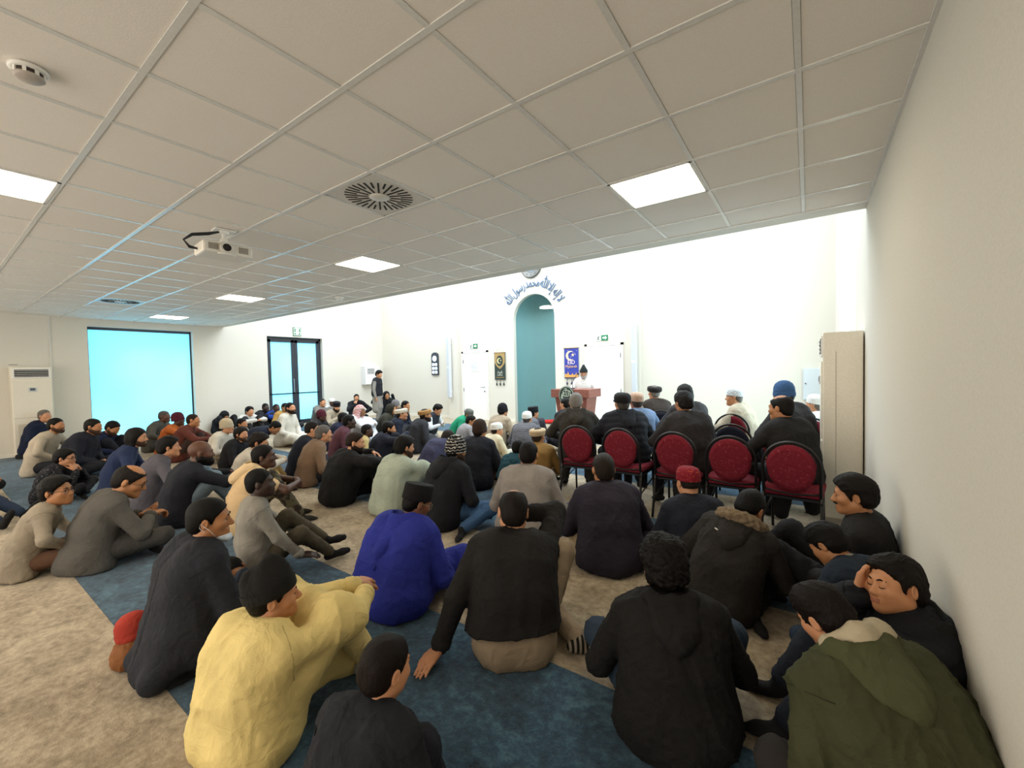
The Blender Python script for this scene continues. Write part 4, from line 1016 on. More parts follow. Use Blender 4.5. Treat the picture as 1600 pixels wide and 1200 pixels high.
# floor-standing air units
def air_unit(x, y, rzv, label):
    e = empty('air_conditioner', (x, y, 0), rzv, label, 'air conditioner', 'floor-standing air conditioners'); BO = plain('#e6dfd0', .45)
    MB().box((0, .15, .93), (.56, .30, 1.78), .012).build('body', BO, e); MB().box((0, .15, .03), (.53, .28, .06)).build('plinth', plain('#b9b2a4', .6), e)
    MB().box((0, -.003, 1.69), (.53, .02, .20), .004).build('outlet_frame', WHITE, e); MB().box((0, -.006, 1.69), (.46, .02, .15)).build('outlet', plain('#17181b', .6), e)
    for k in range(4): MB().box((0, -.018, 1.635+k*.036), (.455, .014, .007)).build('louver', WHITE, e)
    MB().box((0, -.004, 1.17), (.53, .02, .75), .004).build('upper_panel', BO, e); MB().box((0, -.004, .43), (.53, .02, .70), .004).build('lower_panel', BO, e)
    p = MB().box((.0, -.018, 1.36), (.11, .014, .09), .003).build('control_panel', plain('#c9ccd0', .4), e); MB().box((.0, -.027, 1.365), (.07, .006, .05)).build('screen', plain('#5a646c', .2), p)
    sm = MB().box((0, 0, 0), (.20, .008, .009)).mesh('slat'); sm.materials.append(plain('#bdb6a8', .6))
    for c_ in (-.115, .115):
        for k in range(22): o = link('slat', sm, e); o.location = (c_, -.017, .16+k*.024)
    for sx in (-1, 1): MB().box((sx*.281, .10, .88), (.004, .005, 1.5)).build('side_seam', plain('#b5ad9e', .6), e)
    return e
air_unit(XL+.31, 1.36, PI/2, 'white floor-standing air conditioner with black louvers against the left wall')
air_unit(XR-.31, 5.28, -PI/2, 'tall white floor-standing air unit seen from its side by the right wall')
lg = MB().box((0, 0, 0), (.12, .006, .02)).build('sign_strip', plain('#a9a59c', .5), None, (XL+.01, 1.15, 1.87), (0, 0, PI/2)); tag(lg, 'thin grey strip on the wall above the left air conditioner', 'strip')
e = empty('niche_lamp', (MX+.30, YB+.34, 3.31), 0, 'flat oval white lamp glowing inside the teal niche', 'lamp')
MB().lathe([(.26, .0), (.27, .02), (.24, .04), (.02, .045)], 30, 1, .8).build('housing', WHITE, e); MB().lathe([(.25, -.006), (.25, .004)], 30, 1, .8).build('diffuser', emit('#ffffff', 5.), e)
# ---------------------------------------------------------------- lectern
LEX, LEY = -3.98, 7.95
e = empty('lectern', (LEX, LEY, 0), 0, 'reddish brown wooden lectern with round black emblem, in front of the speaker', 'lectern')
WOOD = NT('lectern_wood'); co = WOOD.n('TexCoord'); mp = WOOD.n('Mapping', {'Vector': (co, 3), 'Scale': (3, 3, 22)}); nz = WOOD.n('TexNoise', {'Vector': mp, 'Scale': 2., 'Detail': 5., 'Distortion': .8})
WOOD.set('Base Color', ramp(WOOD, nz, [(.35, srgb('#7d463c')), (.65, srgb('#935548'))])); WOOD.set('Roughness', .4)
TOPZ = 1.12
b = MB(); Wt, Dt, Wb, Db = .36, .24, .26, .18
V = [b.bm.verts.new(p) for p in ((-Wb, -Db, .04), (Wb, -Db, .04), (Wb, Db, .04), (-Wb, Db, .04), (-Wt, -Dt, TOPZ-.17), (Wt, -Dt, TOPZ-.17), (Wt, Dt, TOPZ-.17), (-Wt, Dt, TOPZ-.17))]
for f in ((0, 1, 5, 4), (1, 2, 6, 5), (2, 3, 7, 6), (3, 0, 4, 7), (0, 3, 2, 1), (4, 5, 6, 7)): b.bm.faces.new([V[i] for i in f])
b.build('body', WOOD.m, e); MB().box((0, 0, TOPZ-.09), (.86, .60, .17), .008).build('top', WOOD.m, e); MB().box((0, 0, .03), (.62, .46, .06), .006).build('base', WOOD.m, e)
em = MB().lathe([(.175, .0), (.175, .012), (.165, .018), (.01, .018)], 40, 1, 1.12, Matrix.Translation((-.06, -.30, TOPZ-.13))@R9).build('emblem', plain('#23302c', .5), e)
MB().tube([(-.06+.16*math.cos(t), -.321, TOPZ-.13+.18*math.sin(t)) for t in np.linspace(0, 2*PI, 33)[:-1]], .006, 6, True).build('emblem_ring', plain('#9fb0a0', .5), em)
text_mesh('\uFDF2', .17, 'emblem_lettering', plain('#b9c6b6', .5), em, Matrix.Translation((-.06, -.322, TOPZ-.10))@FACE, .003)
for k in range(16):
    r_ = random.Random(k+5); a = r_.uniform(0, 6.28); rr = r_.uniform(.05, .135)
    MB().tube([(-.06+rr*math.cos(a+t), -.322, TOPZ-.13+1.1*rr*math.sin(a+t)) for t in np.linspace(0, r_.uniform(.5, 1.0), 6)], .0055, 5).build('emblem_stroke', plain('#b9c6b6', .5), em)
e = empty('microphone', (LEX-.05, LEY-.05, TOPZ-.005), 0, 'thin black gooseneck microphone standing on the lectern', 'microphone')
MB().lathe([(.05, 0), (.05, .015), (.02, .022)], 18).build('base', DARK, e); MB().tube([(0, 0, .02), (0, .01, .15), (.03, .06, .25), (.06, .12, .30)], .006, 8).build('gooseneck', DARK, e); MB().sphere((.07, .14, .31), .022, 12, 8).build('capsule', DARK, e)
# ---------------------------------------------------------------- chairs
RED = cloth('#741a28', 'spots', '#8a3542'); NAVY = cloth('#1c2030'); STEEL = plain('#2d2b2b', .35, .6)
def make_chair(fab):
    e = empty('banquet_chair')
    MB().box((0, .23, .445), (.43, .43, .07), .025).build('seat', fab, e)
    MB().box((0, .23, .392), (.38, .38, .02)).build('seat_base', DARK, e)
    def bp(u, z): return (u, .02-(z-.45)*.16, z)
    out = [(.180*math.cos(t)*(1 if math.sin(t) > 0 else .95), .655+.205*math.sin(t)) for t in np.linspace(0, 2*PI, 36)[:-1]]
    b = MB(); prev = None
    for (k_, dy) in ((.80, -.030), (.98, -.022), (1.0, .0), (.98, .022), (.80, .030)):
        ring = [b.bm.verts.new(Vector(bp(x*k_, .655+(z-.655)*k_))+Vector((0, dy, 0))) for x, z in out]
        if prev:
            for i in range(len(ring)): f = b.bm.faces.new((prev[i], prev[(i+1) % len(ring)], ring[(i+1) % len(ring)], ring[i])); f.smooth = True
        else: b.bm.faces.new(ring[::-1])
        prev = ring
    b.bm.faces.new(prev); b.build('backrest', fab, e)
    arc = [bp(-.20, .42), bp(-.203, .55)]+[bp(.205*math.cos(t), .655+.225*math.sin(t)) for t in np.linspace(PI, 0, 19)]+[bp(.203, .55), bp(.20, .42)]
    MB().tube(arc, .0125, 8).build('back_frame', STEEL, e); MB().tube([bp(-.2, .455), bp(0, .435), bp(.2, .455)], .011, 8).build('back_rail', STEEL, e)
    for q in (-1, 1):
        MB().tube([bp(q*.205, .43), (q*.21, -.01, .2), (q*.215, -.05, .005)], .0125, 8).build('leg', STEEL, e)
        MB().tube([(q*.19, .42, .40), (q*.195, .45, .005)], .0125, 8).build('leg', STEEL, e)
        MB().tube([(q*.205, .0, .385), (q*.19, .42, .385)], .010, 6).build('seat_rail', STEEL, e)
        MB().tube([(q*.21, -.012, .20), (q*.195, .43, .30)], .008, 6).build('stretcher', STEEL, e)
    return e
proto_red = make_chair(RED); proto_navy = make_chair(NAVY); first = {'r': proto_red, 'n': proto_navy}; usedc = set()
def chair(x, y, rzv, label, kind='r'):
    o = first[kind] if kind not in usedc else copy_tree(first[kind]); usedc.add(kind)
    o.location = (x, y, 0); o.rotation_euler = (0, 0, rzv); tag(o, label, 'chair', 'banquet chairs in rows'); return o
CH = [(-2.05, 4.12, .10, 'red oval-backed banquet chair at the left end of the nearest chair row', 'r'), (-1.565, 4.12, -.04, 'red banquet chair under the man in the black puffer coat', 'r'), (-1.03, 4.10, -.03, 'red banquet chair behind the broad man in the dark grey jacket', 'r'),
      (-.56, 4.08, .0, 'empty red banquet chair with its bright red seat showing', 'r'), (-.115, 3.98, -.08, 'red banquet chair of the balding man in the black suit', 'r'),
      (-.66, 4.92, 0, 'dark navy-backed banquet chair just beyond the empty red chair', 'n'), (-.80, 5.95, .05, 'red banquet chair of the man in the cream jacket and white cap', 'r'), (.02, 5.86, 0, 'red banquet chair half hidden by the tall white air unit', 'r'),
      (-1.80, 5.05, 0, 'red banquet chair under the man in the pale blue shirt', 'r'), (-1.70, 6.10, 0, 'navy-backed banquet chair under the man in the brown waistcoat', 'n'), (-1.20, 5.05, 0, 'red banquet chair under the dark-haired man beyond the broad man', 'r'), (-.22, 4.98, 0, 'red banquet chair under the man in the blue knit cap', 'r')]
for a in CH: chair(a[0]*1.048, a[1]*1.048, *a[2:])
# ---------------------------------------------------------------- everybody in the room
S1, S2, S3, S4, S5 = '#c48d69', '#ad7850', '#835a3d', '#4c3024', '#38251c'
BLK, BRN, GRY = '#0d0a09', '#2b1d15', '#6f6a66'
LS = (7, 22, 36)          # slouched sitting
FG = 'people seated on the carpet'; CG = 'people seated on chairs'
def P(px, label, **k):
    k.setdefault('lean', LS); k.setdefault('neck', 32); k.setdefault('group', FG); k.setdefault('s', .97)
    return person(px, label, **k)
def PC(px, label, **k):
    k.setdefault('pose', 'chair'); k.setdefault('pz', .54); k.setdefault('lean', (3, 12, 24)); k.setdefault('neck', 24); k.setdefault('group', CG); k.setdefault('arm', 'thigh'); k.setdefault('s', .98); k.setdefault('foot', '#1a1a1c')
    return person(px, label, **k)
# --- foreground
def mask_extra(root, HF, NF, J):
    b = MB(); b.bm.free(); L = [HF.ell((.012, .078, -.108), (.036, .030, .024), .02), HF.cone((.04, .05, -.10), (.0, .09, -.115), .014, .014, .02)]
    V, Q = surf(L, .004); put('face_mask', V, Q, root, cloth('#c9d6e6'), 'pale blue surgical mask pulled under the chin')
    t = MB().tube([HF.pt(p) for p in ((.060, .045, -.095), (.084, .01, -.035), (.088, -.03, .005), (.080, -.035, -.02), (.055, .03, -.10))], .0014, 5).build('mask_loop', plain('#e8e8ea', .6), root)
P((328, 812), 'man kneeling in a dark charcoal blazer, pale mask under his chin', y=.86, pose='kneel', s=1.0, g=1.12, lean=(-2, 10, 22), neck=20, df=-16, head=(-26, 2, 0), skin=S2, hair=('short', BLK), top=('blazer', '#23252c'), legs='#1a1b20', collar=('#23252c', .03, .072), arm='lap', extra=mask_extra, long=.04, hs=.95, foot=None)
def yellow_extra(root, HF, NF, J):
    MB().lathe([(.0655, .0), (.067, .04)], 22, 1, 1.05, NF.mat(), cap=False).build('collar_edge', cloth('#dcc684'), root)
P((428, 930), 'man in a pale yellow tunic and black folded karakul cap', y=.82, pose='knees', s=1.02, g=1.08, df=-12, head=(-30, 0, 3), arm='hug', armR=((.10, .52, .40), (1, -.1, .15), (-.75, .6, -.1), (.2, .4, 1), .5), armL=((-.02, .54, .41), (1, 0, -.1), (.3, .9, -.1), (0, .4, 1), .5),
  skin='#bb8460', hair=('short', BLK), hat=('karakul', '#1b1a1a', 12), top=('kameez', '#dcc684'), legs='#d2bd80', collar=('#dcc684', .05, .066), foot='#a9a9ae', amp=.8, extra=yellow_extra, hs=.91, lean=(0, 12, 24))
P((603, 1043), 'boy in a black top at the bottom edge, seen from behind', y=.80, s=.76, hs=.80, df=-10, head=(-14, 8, 0), skin=S1, hair=('short', '#1c1310'), top=('sweater', '#1c1e24'), legs='#20222b', arm='lap', foot='#8e939c', pose='oneup')
P((802, 800), 'man in a black bomber jacket leaning on one hand, one knee up', y=1.93, pose='oneup', s=1.02, g=1.12, lean=(10, 26, 36), side=4, twist=-8, df=18, head=(-4, 12, 0), skin=S1, hair=('balding', '#1c1511'), top=('jacket', '#1d1b1b'), legs='#8f7e69',
  armL=((.40, .0, .045), (.5, -.8, .2), (.55, -.75, -.12), (0, .1, 1), .18), armR=((.06, .34, .62), (1, .1, .05), (-.5, -.2, .9), (.4, .7, .2), .9),
  legR=[(.30, .34, .085), (.5, .2, 1), (.3, 1, -.25)], legL=[(.34, -.06, .07), (-.5, 1, .05), (1, -.05, -.1)], foot='#8d8274', footkind=('stripe', '#15130f'), collar=('#1d1b1b', .03, .07), hs=1.06, hem=.15)
P((652, 786), 'man in a royal blue hooded robe with a black velvet cap', y=1.90, s=1.02, g=1.22, lean=(10, 30, 40), df=-12, head=(-24, 22, 0), skin='#7a4f36', hair=('buzz', BLK), glasses='#8a7a5a', hat=('fez', '#131214', 6), top=('robe', '#27308c'), hood=('point', '#27308c'), arm='lap', foot=None, amp=1.0, hs=.97)
P((203, 752), 'man in a grey blazer and glasses reading from his hands', y=.98, s=1.02, g=1.1, lean=(8, 24, 34), neck=40, df=-4, head=(-22, 24, 0), skin=S2, hair=('ring', '#1d1713'), glasses='#2a211c', top=('blazer', '#55524e'), legs='#3d3b39', collar=('#4d4a46', .03, .071), arm='read', armR=((.05, .36, .33), (1, -.4, -.4), (-.4, .9, .1), (0, -.1, 1), .7), long=.03, hs=1.10)
P((89, 768), 'boy in a beige blazer and glasses at the left edge of the carpet', y=.60, s=.78, lean=(12, 26, 30), df=-12, head=(-30, -4, 0), skin=S2, hair=('thick', BLK), glasses='#26262c', top=('blazer', '#8d8272'), legs='#5b4030', arm='knee', long=.03, hs=.97)
P((407, 755), 'boy in a grey sweatshirt swinging his arm, legs crossed in olive trousers', y=1.42, pose='knees', s=.84, lean=(-6, 4, 10), neck=14, df=-26, head=(-14, -4, 0), skin=S5, hair=('buzz', '#0d0b0a'), top=('sweater', '#8a857c'), legs='#4b4436', armR=((.32, .38, .10), (.8, -.6, 0), (.2, 1, -.1), (.3, 0, 1), .3), armL='knee',
  legR=[(.12, .60, .09), (.5, 0, 1), (-.1, 1, .1)], legL=[(.02, .58, .20), (-.3, 0, 1), (.3, 1, .2)])
P((413, 714), 'man in a peach T-shirt with arms round his knees and camouflage shorts', y=1.92, pose='knees', s=1.02, df=-20, head=(-18, -4, 0), skin=S4, hair=('short', '#0e0b0a'), top=('tshirt', '#d9b98e'), legs=('#2c241f', 'camo', '#55503c'), arm='hug', foot='#2a2723', hood=('down', '#dcbf96'))
P((943, 734), 'man in a dark plum jacket with pale beige trousers, seen from behind', y=3.05, s=1.04, g=1.08, lean=(6, 20, 30), df=6, head=(0, 6, 0), skin=S2, hair=('short', '#2a211b'), top=('jacket', '#2b2733'), legs='#b3a180', collar=('#2b2733', .02, .07), arm='lap', long=.03, hs=1.06)
P((826, 711), 'man in a light grey jacket with a dark collar, hair black', y=3.05, s=1.03, lean=(6, 22, 32), df=-4, head=(4, 6, 0), skin=S2, hair=('short', '#15110f'), top=('jacket', '#8f8883'), legs='#1b1b1d', collar=('#2a2624', .03, .072), pose='kneel', pz=.19, arm='lap', long=.02)
P((713, 704), 'man in a black hoodie and striped black knit cap, blue jeans folded sideways', y=3.05, s=1.04, g=1.05, pose='side', lean=(10, 26, 36), df=-18, head=(-10, 8, 0), skin=S2, hair=('short', BLK), beard=('#4a3529', .006), hat=('beanie', '#151417', 4, 'lines', '#cfcac2'), top=('jacket', '#1a1b20'), hood=('down', '#1a1b20'), legs='#3b587a', foot='#17171a',
  legR=[(.36, -.06, .06), (.6, 1, .1), (.5, -1, -.1)], arm='lap')
P((1075, 754), 'boy in a navy coat wearing a red embroidered cap', y=3.12, s=.90, lean=(4, 16, 26), df=0, head=(2, 8, 0), skin=S1, hair=('fade', '#1d1511'), hat=('kufi', '#7d1626', 4, 'spots', '#a3472f'), top=('blazer', '#1b1e29'), legs='#1b1e29', collar=('#1b1e29', .03, .068), arm='lap', long=.03, hs=.92)
def park_extra(root, HF, NF, J):
    c = J['C']; f = -J['fw']; r_ = J['r']
    MB().tube([c+f*.135*J['s']+r_*.14*J['s']*t+np.array([0, 0, -.045*t]) for t in np.linspace(-.7, .8, 8)], .004, 6).build('reflective_piping', plain('#d9d6cf', .3), root)
P((1171, 794), 'boy in a dark parka with a fur-trimmed hood reaching to the floor', y=2.92, s=.92, lean=(14, 30, 36), side=10, df=-46, head=(-10, 34, 0), skin=S2, hair=('short', BLK), top=('coat', '#282523'), legs='#19191b', hood=('down', '#282523', '#8d7a63'), armR=((.20, .40, .06), (.8, -.6, .2), (.3, 1, -.2), (.3, 0, 1), .1), armL='lap', pose='side', extra=park_extra)
P((1038, 886), 'boy with thick curly black hair in a black hooded jacket, jeans knee out', y=1.84, s=.97, g=1.06, lean=(8, 24, 34), df=-4, head=(0, 10, 0), skin=S3, hair=('curly', '#120e0c'), top=('jacket', '#171616'), hood=('down', '#171616'), legs='#2c3a4a', arm='lap', amp=1.2, long=.02, legR=[(-.05, .38, .08), (1, .15, .45), (-.85, .45, -.15)], hs=1.06)
def shirt_extra(root, HF, NF, J):
    C, N, f, r_, s = J['C'], J['N'], J['fw'], J['r'], J['s']
    L = [cone(N+f*.052, C+f*.098-np.array([0, 0, .04]), .034, .05, .03)]
    V, Q = surf(L, .007); put('printed_shirt', V, Q, root, cloth('#101012', 'spots', '#d8d5cf'), 'black shirt with white print')
    for q in (1, -1):
        L = [cone(N+f*.035+r_*q*.062, C+f*.118+r_*q*.035-np.array([0, 0, .08]), .017, .024, .02)]; V, Q = surf(L, .007); put('lapel', V, Q, root, cloth('#1b1a1a'))
P((1334, 774), 'man with a moustache in a black blazer leaning against the right wall', y=3.02, pose='out', s=1.02, lean=(-14, -4, 6), neck=14, face=84, head=(4, 6, 0), skin=S2, hair=('thick', '#16110e'), beard=('#16110e', 0), top=('blazer', '#1d1c1c'), legs='#18181a', arm='lap', legR=[(.12, .62, .085), (.3, 0, 1), (.1, 1, .2)], legL=[(-.06, .66, .085), (-.3, 0, .8), (.1, 1, .3)], extra=shirt_extra, hs=.95)
def patch_extra(root, HF, NF, J):
    S, E, f = J['S'], J['E'], J['fw']
    q = -1; p = S[q]+(E[q]-S[q])*.45; o = nrm(np.cross(E[q]-S[q], J['r'])); 
    MB().box(p+nrm(np.array([-.5, -.7, .6]))*.075, (.10, .012, .026), .003, Matrix.Rotation(.5, 3, 'Z')).build('sleeve_patch', plain('#b9ae96', .6), root)
P((1293, 850), 'boy bending down in a navy jacket with a cream collar, palm raised', y=2.60, s=.72, pose='cross', lean=(16, 28, 40), neck=56, face=52, head=(10, 40, 0), skin=S2, hair=('thick', '#100d0c'), top=('jacket', '#1f2835'), legs='#28364a', collar=('#a89f92', .04, .070), armL=((.16, .42, .30), (1, -.3, -.2), (.1, .4, .9), (0, 1, .2), .1), armR='lap', extra=patch_extra, hs=.84)
def badge_extra(root, HF, NF, J):
    S, E = J['S'], J['E']; q = -1; p = S[q]+(E[q]-S[q])*.72; o = nrm(np.array([-.75, -.1, .25])); o = nrm(o-nrm(E[q]-S[q])*(o@nrm(E[q]-S[q])))
    Mx = Matrix.Translation(Vector(p+o*.086))@Vector(o).to_track_quat('Z', 'Y').to_matrix().to_4x4()
    e = MB().lathe([(.026, -.004), (.026, .003), (.002, .004)], 22, 1, 1, Mx).build('sleeve_badge', plain('#2a2624', .5), root, None); e['label'] = 'small round badge on the sleeve'
    MB().tube([Mx@Vector((.025*math.cos(t), .025*math.sin(t), .004)) for t in np.linspace(0, 2*PI, 21)[:-1]], .002, 5, True).build('badge_ring', plain('#8a7c70', .5), e)
    b = MB().box((0, 0, .005), (.036, .006, .003)).box((0, 0, .005), (.006, .026, .003)); bmesh.ops.transform(b.bm, matrix=Mx, verts=b.bm.verts[:]); b.build('badge_mark', plain('#b59a86', .5), e)
    L = [HF.cone((-.020, .0915, -.058), (.020, .0915, -.058), .0062, .0062, .006), HF.cone((-.017, .0915, -.071), (.017, .0915, -.071), .0072, .0072, .006)]
    V, Q = surf(L, .0028); put('lips', V, Q, root, skinmat('#b06f56'))
P((1398, 915), 'boy in a black puffer jacket at the right wall, cheek on his hand', y=2.0, s=.93, pose='knees', lean=(2, 12, 20), side=-4, neck=10, face=96, head=(30, -8, 14), skin='#c98f66', hair=('thick', '#17110f'), top=('puffer', '#1a1c22'), legs='#20252f', hood=('down', '#1a1b1c'), hv=.0034, armR=('H', (.080, .070, .005)), armL='lap', extra=badge_extra, amp=.9, hs=.84, closed=True)
P((1287, 962), 'boy hunched in an olive green parka with a pale fleece hood lining', y=1.72, s=.95, g=1.08, pose='cross', lean=(26, 40, 50), neck=44, face=38, side=-8, head=(20, 26, 0), skin=S1, hair=('thick', '#191210'), top=('coat', '#3d3f28'), legs='#2d2a29', hood=('lined', '#46492f', '#b3a68e'), arm='lap', amp=1.4, hs=.82)
P((366, 893), 'child lying down with a red collar and striped socks behind the yellow tunic', y=1.20, s=.66, pose='side', pz=.10, lean=(-75, -60, -48), neck=-30, face=-118, head=(10, 10, 30), skin=S2, hair=('short', BLK), top=('sweater', '#1e2126'), legs='#252d3a', collar=('#9d2030', .035, .066), foot='#16161a', footkind=('stripey', '#d8d6d2'), legR=[(.16, .62, .06), (.4, .2, 1), (.2, 1, .2)], legL=[(.02, .64, .06), (-.2, .2, 1), (.1, 1, .2)], armR=((.2, .1, .06), (1, -.4, 0), (.2, 1, 0), (0, 0, 1), .3), armL=((.2, .1, .06), (1, -.4, 0), (.2, 1, 0), (0, 0, 1), .3), group=None)
P((214, 988), 'small child in a brown suit and red cap beside the man in charcoal', y=.95, s=.44, df=-30, skin=S2, hair=('short', BLK), hat=('beanie', '#a83a2e'), top=('coat', '#7d4f2c'), legs='#7d4f2c', arm='lap', hs=.72, lean=(0, 8, 10), neck=8)
# --- left cluster
P((264, 699), 'young man in a charcoal grey T-shirt top with flat-cut black hair', y=1.62, s=1.0, df=2, head=(-6, 0, 0), skin=S1, hair=('thick', '#171210'), top=('sweater', '#55525a'), legs='#4a4850', arm='knee', pose='cross', long=.02)
P((314, 708), 'bald bearded man in a navy blazer, arms on raised jeans knees', y=1.68, s=1.04, g=1.05, pose='knees', df=0, head=(-10, 2, 0), skin='#5d3b2a', hair=None, beard=('#130f0d', .012), top=('blazer', '#20222b'), legs='#6d7f8d', arm='hug', long=.02, hs=1.1)
P((102, 716), 'boy in glasses and a black varsity jacket resting chin on his hand', y=1.02, s=.88, df=-2, head=(-10, 4, 0), skin=S1, hair=('thick', BLK), glasses='#26262a', top=('jacket', '#16171d', 'spots', '#5f6066'), legs='#17181d', arm='chin', pose='cross')
P((214, 684), 'man with long black hair in a navy sweater', y=1.56, s=1.0, df=0, head=(-12, 2, 0), skin=S1, hair=('long', '#15110f'), beard=('#4a3529', .005), top=('sweater', '#232f4e'), legs='#2a3550', arm='knee', collar=('#a99a80', .02, .072), pose='cross')
P((146, 667), 'broad man in a long black coat beside the frosted window', y=1.53, s=1.08, g=1.12, df=1, head=(-6, 6, 0), skin=S2, hair=('short', '#1a1512'), beard=('#4a3529', .006), top=('coat', '#191b26'), legs='#191b22', arm='lap', long=.04)
P((176, 669), 'man with bowed head in a navy sweater in front of the frosted window', y=1.88, s=1.04, df=-1, head=(-10, 30, 0), skin=S2, hair=('short', BLK), beard=('#4a3529', .007), top=('sweater', '#1c2340'), legs='#1b1d26', arm='knee', pose='knees', neck=44)
P((88, 665), 'man with a short beard in a cream sweater near the air conditioner', y=1.24, s=1.02, df=0, head=(-8, 0, 0), skin=S2, hair=('short', BLK), beard=('#4a3529', .006), top=('sweater', '#b3a796'), legs='#1b1c22', arm='knee', pose='cross')
P((70, 650), 'grey-haired man in a navy sweater against the left air conditioner', y=1.40, s=1.0, df=0, head=(-10, -6, 0), skin=S1, hair=('short', '#77706a'), top=('sweater', '#1a2238'), legs='#1b1c22', collar=('#e6e3dc', .035), arm='lap', pose='kneel', pz=.20)
P((257, 651), 'grey-haired man in an olive shirt at the right side of the frosted window', y=2.85, s=1.02, df=2, skin='#5a3b2c', hair=('buzz', '#57534f'), top=('sweater', '#4c4a44'), legs='#3b3b3b', arm='knee')
P((279, 656), 'man in a maroon cap and orange jumper by the frosted window', y=2.86, s=.98, df=1, skin=S4, hair=None, hat=('beanie', '#4f1a28'), top=('sweater', '#b5602a'), legs='#3a2c24', arm='hugup', pose='knees')
P((302, 657), 'boy with cropped hair in a brown leather jacket', y=2.80, s=.98, df=2, skin=S2, hair=('buzz', '#2a1e17'), top=('jacket', '#5d3027'), legs='#3b2d28', arm='hug', pose='knees')
P((-66, 692), 'person in dark trousers with one knee raised, cut off at the left edge', s=1.02, df=-16, skin=S2, hair=('short', BLK), top=('jacket', '#3a322c'), legs='#1d1d20', arm='knee', pose='oneup', legR=[(.10, .66, .085), (.2, 0, 1), (.1, 1, -.3)])
P((-76, 722), 'person in blue jeans stretching out, cut off at the left edge', s=.95, df=-26, skin=S2, hair=('short', BLK), top=('jacket', '#4a4238'), legs='#27344a', arm='lap', pose='out')
# --- middle rows
P((355, 667), 'man in a cream sweater and beige knitted cap, profile to the right', y=3.05, s=1.0, df=-17, skin=S1, hair=('buzz', '#4d463f'), hat=('beanie', '#b3a58c', 6), top=('sweater', '#cfc8bb'), legs='#8d8472', arm='lap')
P((377, 679), 'young man with tied-back black hair in a black jumper', y=2.98, s=1.0, df=-18, head=(-16, 0, 0), skin=S1, hair=('thick', '#171210'), beard=('#4a3529', .005), top=('sweater', '#17171b'), legs='#1d1d21', arm='lap')
P((378, 663), 'dark-haired man hidden behind the black jumper', y=3.6, s=.98, df=-15, skin=S2, hair=('short', BLK), top=('sweater', '#4a4644'), arm='lap')
P((405, 692), 'curly-haired man in white with mustard trousers beyond the peach T-shirt', y=2.45, s=1.0, df=-20, head=(-10, 14, 0), skin=S1, hair=('curly', '#1d1511'), top=('sweater', '#c9c1b4'), legs='#a88d5a', arm='hug', pose='knees')
P((430, 668), 'person bowing low in a navy jacket beside the white shirt', y=3.7, s=.95, df=-15, lean=(40, 60, 75), neck=80, head=(0, 40, 0), skin=S2, hair=('short', BLK), top=('jacket', '#1c2233'), legs='#22242c', arm='lap')
P((454, 638), 'bearded man sitting tall in a white kurta', y=4.45, s=1.06, lean=(4, 14, 20), df=-14, head=(-10, -6, 0), skin=S1, hair=('short', '#17110f'), beard=('#1d1410', .013), top=('kameez', '#d6d0c4'), legs='#cfc8bb', arm='lap', foot=None)
P((351, 650), 'person in a black hood burying the face in both hands by the left wall', y=4.55, s=1.0, df=-15, head=(0, 36, 0), skin=S1, hair=('short', BLK), hat=('hoodup', '#17171c'), top=('jacket', '#17171c'), legs='#1c1c20', arm='chin', pose='knees')
P((390, 643), 'young man in a white hoodie with black sleeve stripes', y=4.75, s=1.02, df=-15, skin=S1, hair=('thick', BLK), top=('jacket', '#c9c6c1', 'stripe', '#d4d1cc'), hood=('down', '#d0cdc8'), legs='#2a2a2e', arm='hug', pose='knees')
P((415, 637), 'dark-skinned man in a black jacket under the glass door', y=5.5, s=1.05, df=-14, skin=S5, hair=('buzz', BLK), top=('jacket', '#1d1d22'), legs='#22242a', arm='hug', pose='knees')
P((432, 638), 'dark-skinned man in a royal blue jacket', y=5.7, s=1.02, df=-13, skin=S4, hair=('buzz', '#2b2623'), top=('jacket', '#1f3f94'), legs='#22262e', arm='hug', pose='knees')
P((446, 637), 'man in a mustard jacket behind the bearded man in white', y=5.4, s=1.03, df=-14, skin=S2, hair=('short', '#1d1511'), top=('jacket', '#b08a4c'), legs='#2a2a2e', arm='lap')
P((488, 672), 'man in a navy waistcoat over a white collared shirt', y=3.28, s=1.0, df=-12, skin=S1, hair=('fade', '#1d1713'), top=('sweater', '#191d2a'), collar=('#d9d9dc', .04), legs='#1c1f28', arm='lap')
P((506, 678), 'grey-haired man in a light brown sweater', y=3.15, s=1.04, g=1.06, df=-12, skin=S1, hair=('short', '#6d6863'), top=('sweater', '#7a6350'), legs='#2a2a2d', arm='lap')
P((555, 692), 'bearded young man in loose black clothes with arms spread on his knees', y=2.92, s=1.05, g=1.06, pose='knees', df=-12, head=(-30, 6, 0), skin=S1, hair=('fade', '#2b1d16'), beard=('#2b1d16', .010), top=('robe', '#151517'), arm='hugup', armR=((.34, .44, .44), (1, 0, .1), (.1, 1, -.3), (0, .2, 1), .3), foot='#141416')
P((632, 699), 'dark-haired man in a pale mint shirt', y=3.0, s=1.04, df=-10, head=(-14, 4, 0), skin=S1, hair=('thick', '#15110f'), beard=('#4a3529', .005), top=('kameez', '#a9b3a4'), legs='#a9b3a4', arm='hug', pose='knees', foot=None)
P((700, 684), 'man in a slate purple jacket bowing with his head lowered', y=4.6, s=1.02, df=6, lean=(30, 48, 62), neck=72, head=(-20, 30, 0), skin=S3, hair=('short', '#2a211c'), top=('jacket', '#32324a'), legs='#2a2a33', arm='lap')
P((574, 673), 'boy with a shaved head in a yellow shirt', y=4.0, s=.80, df=-8, skin=S4, hair=('buzz', '#1a1310'), top=('sweater', '#c2ad78'), legs='#6d5a3c', arm='lap')
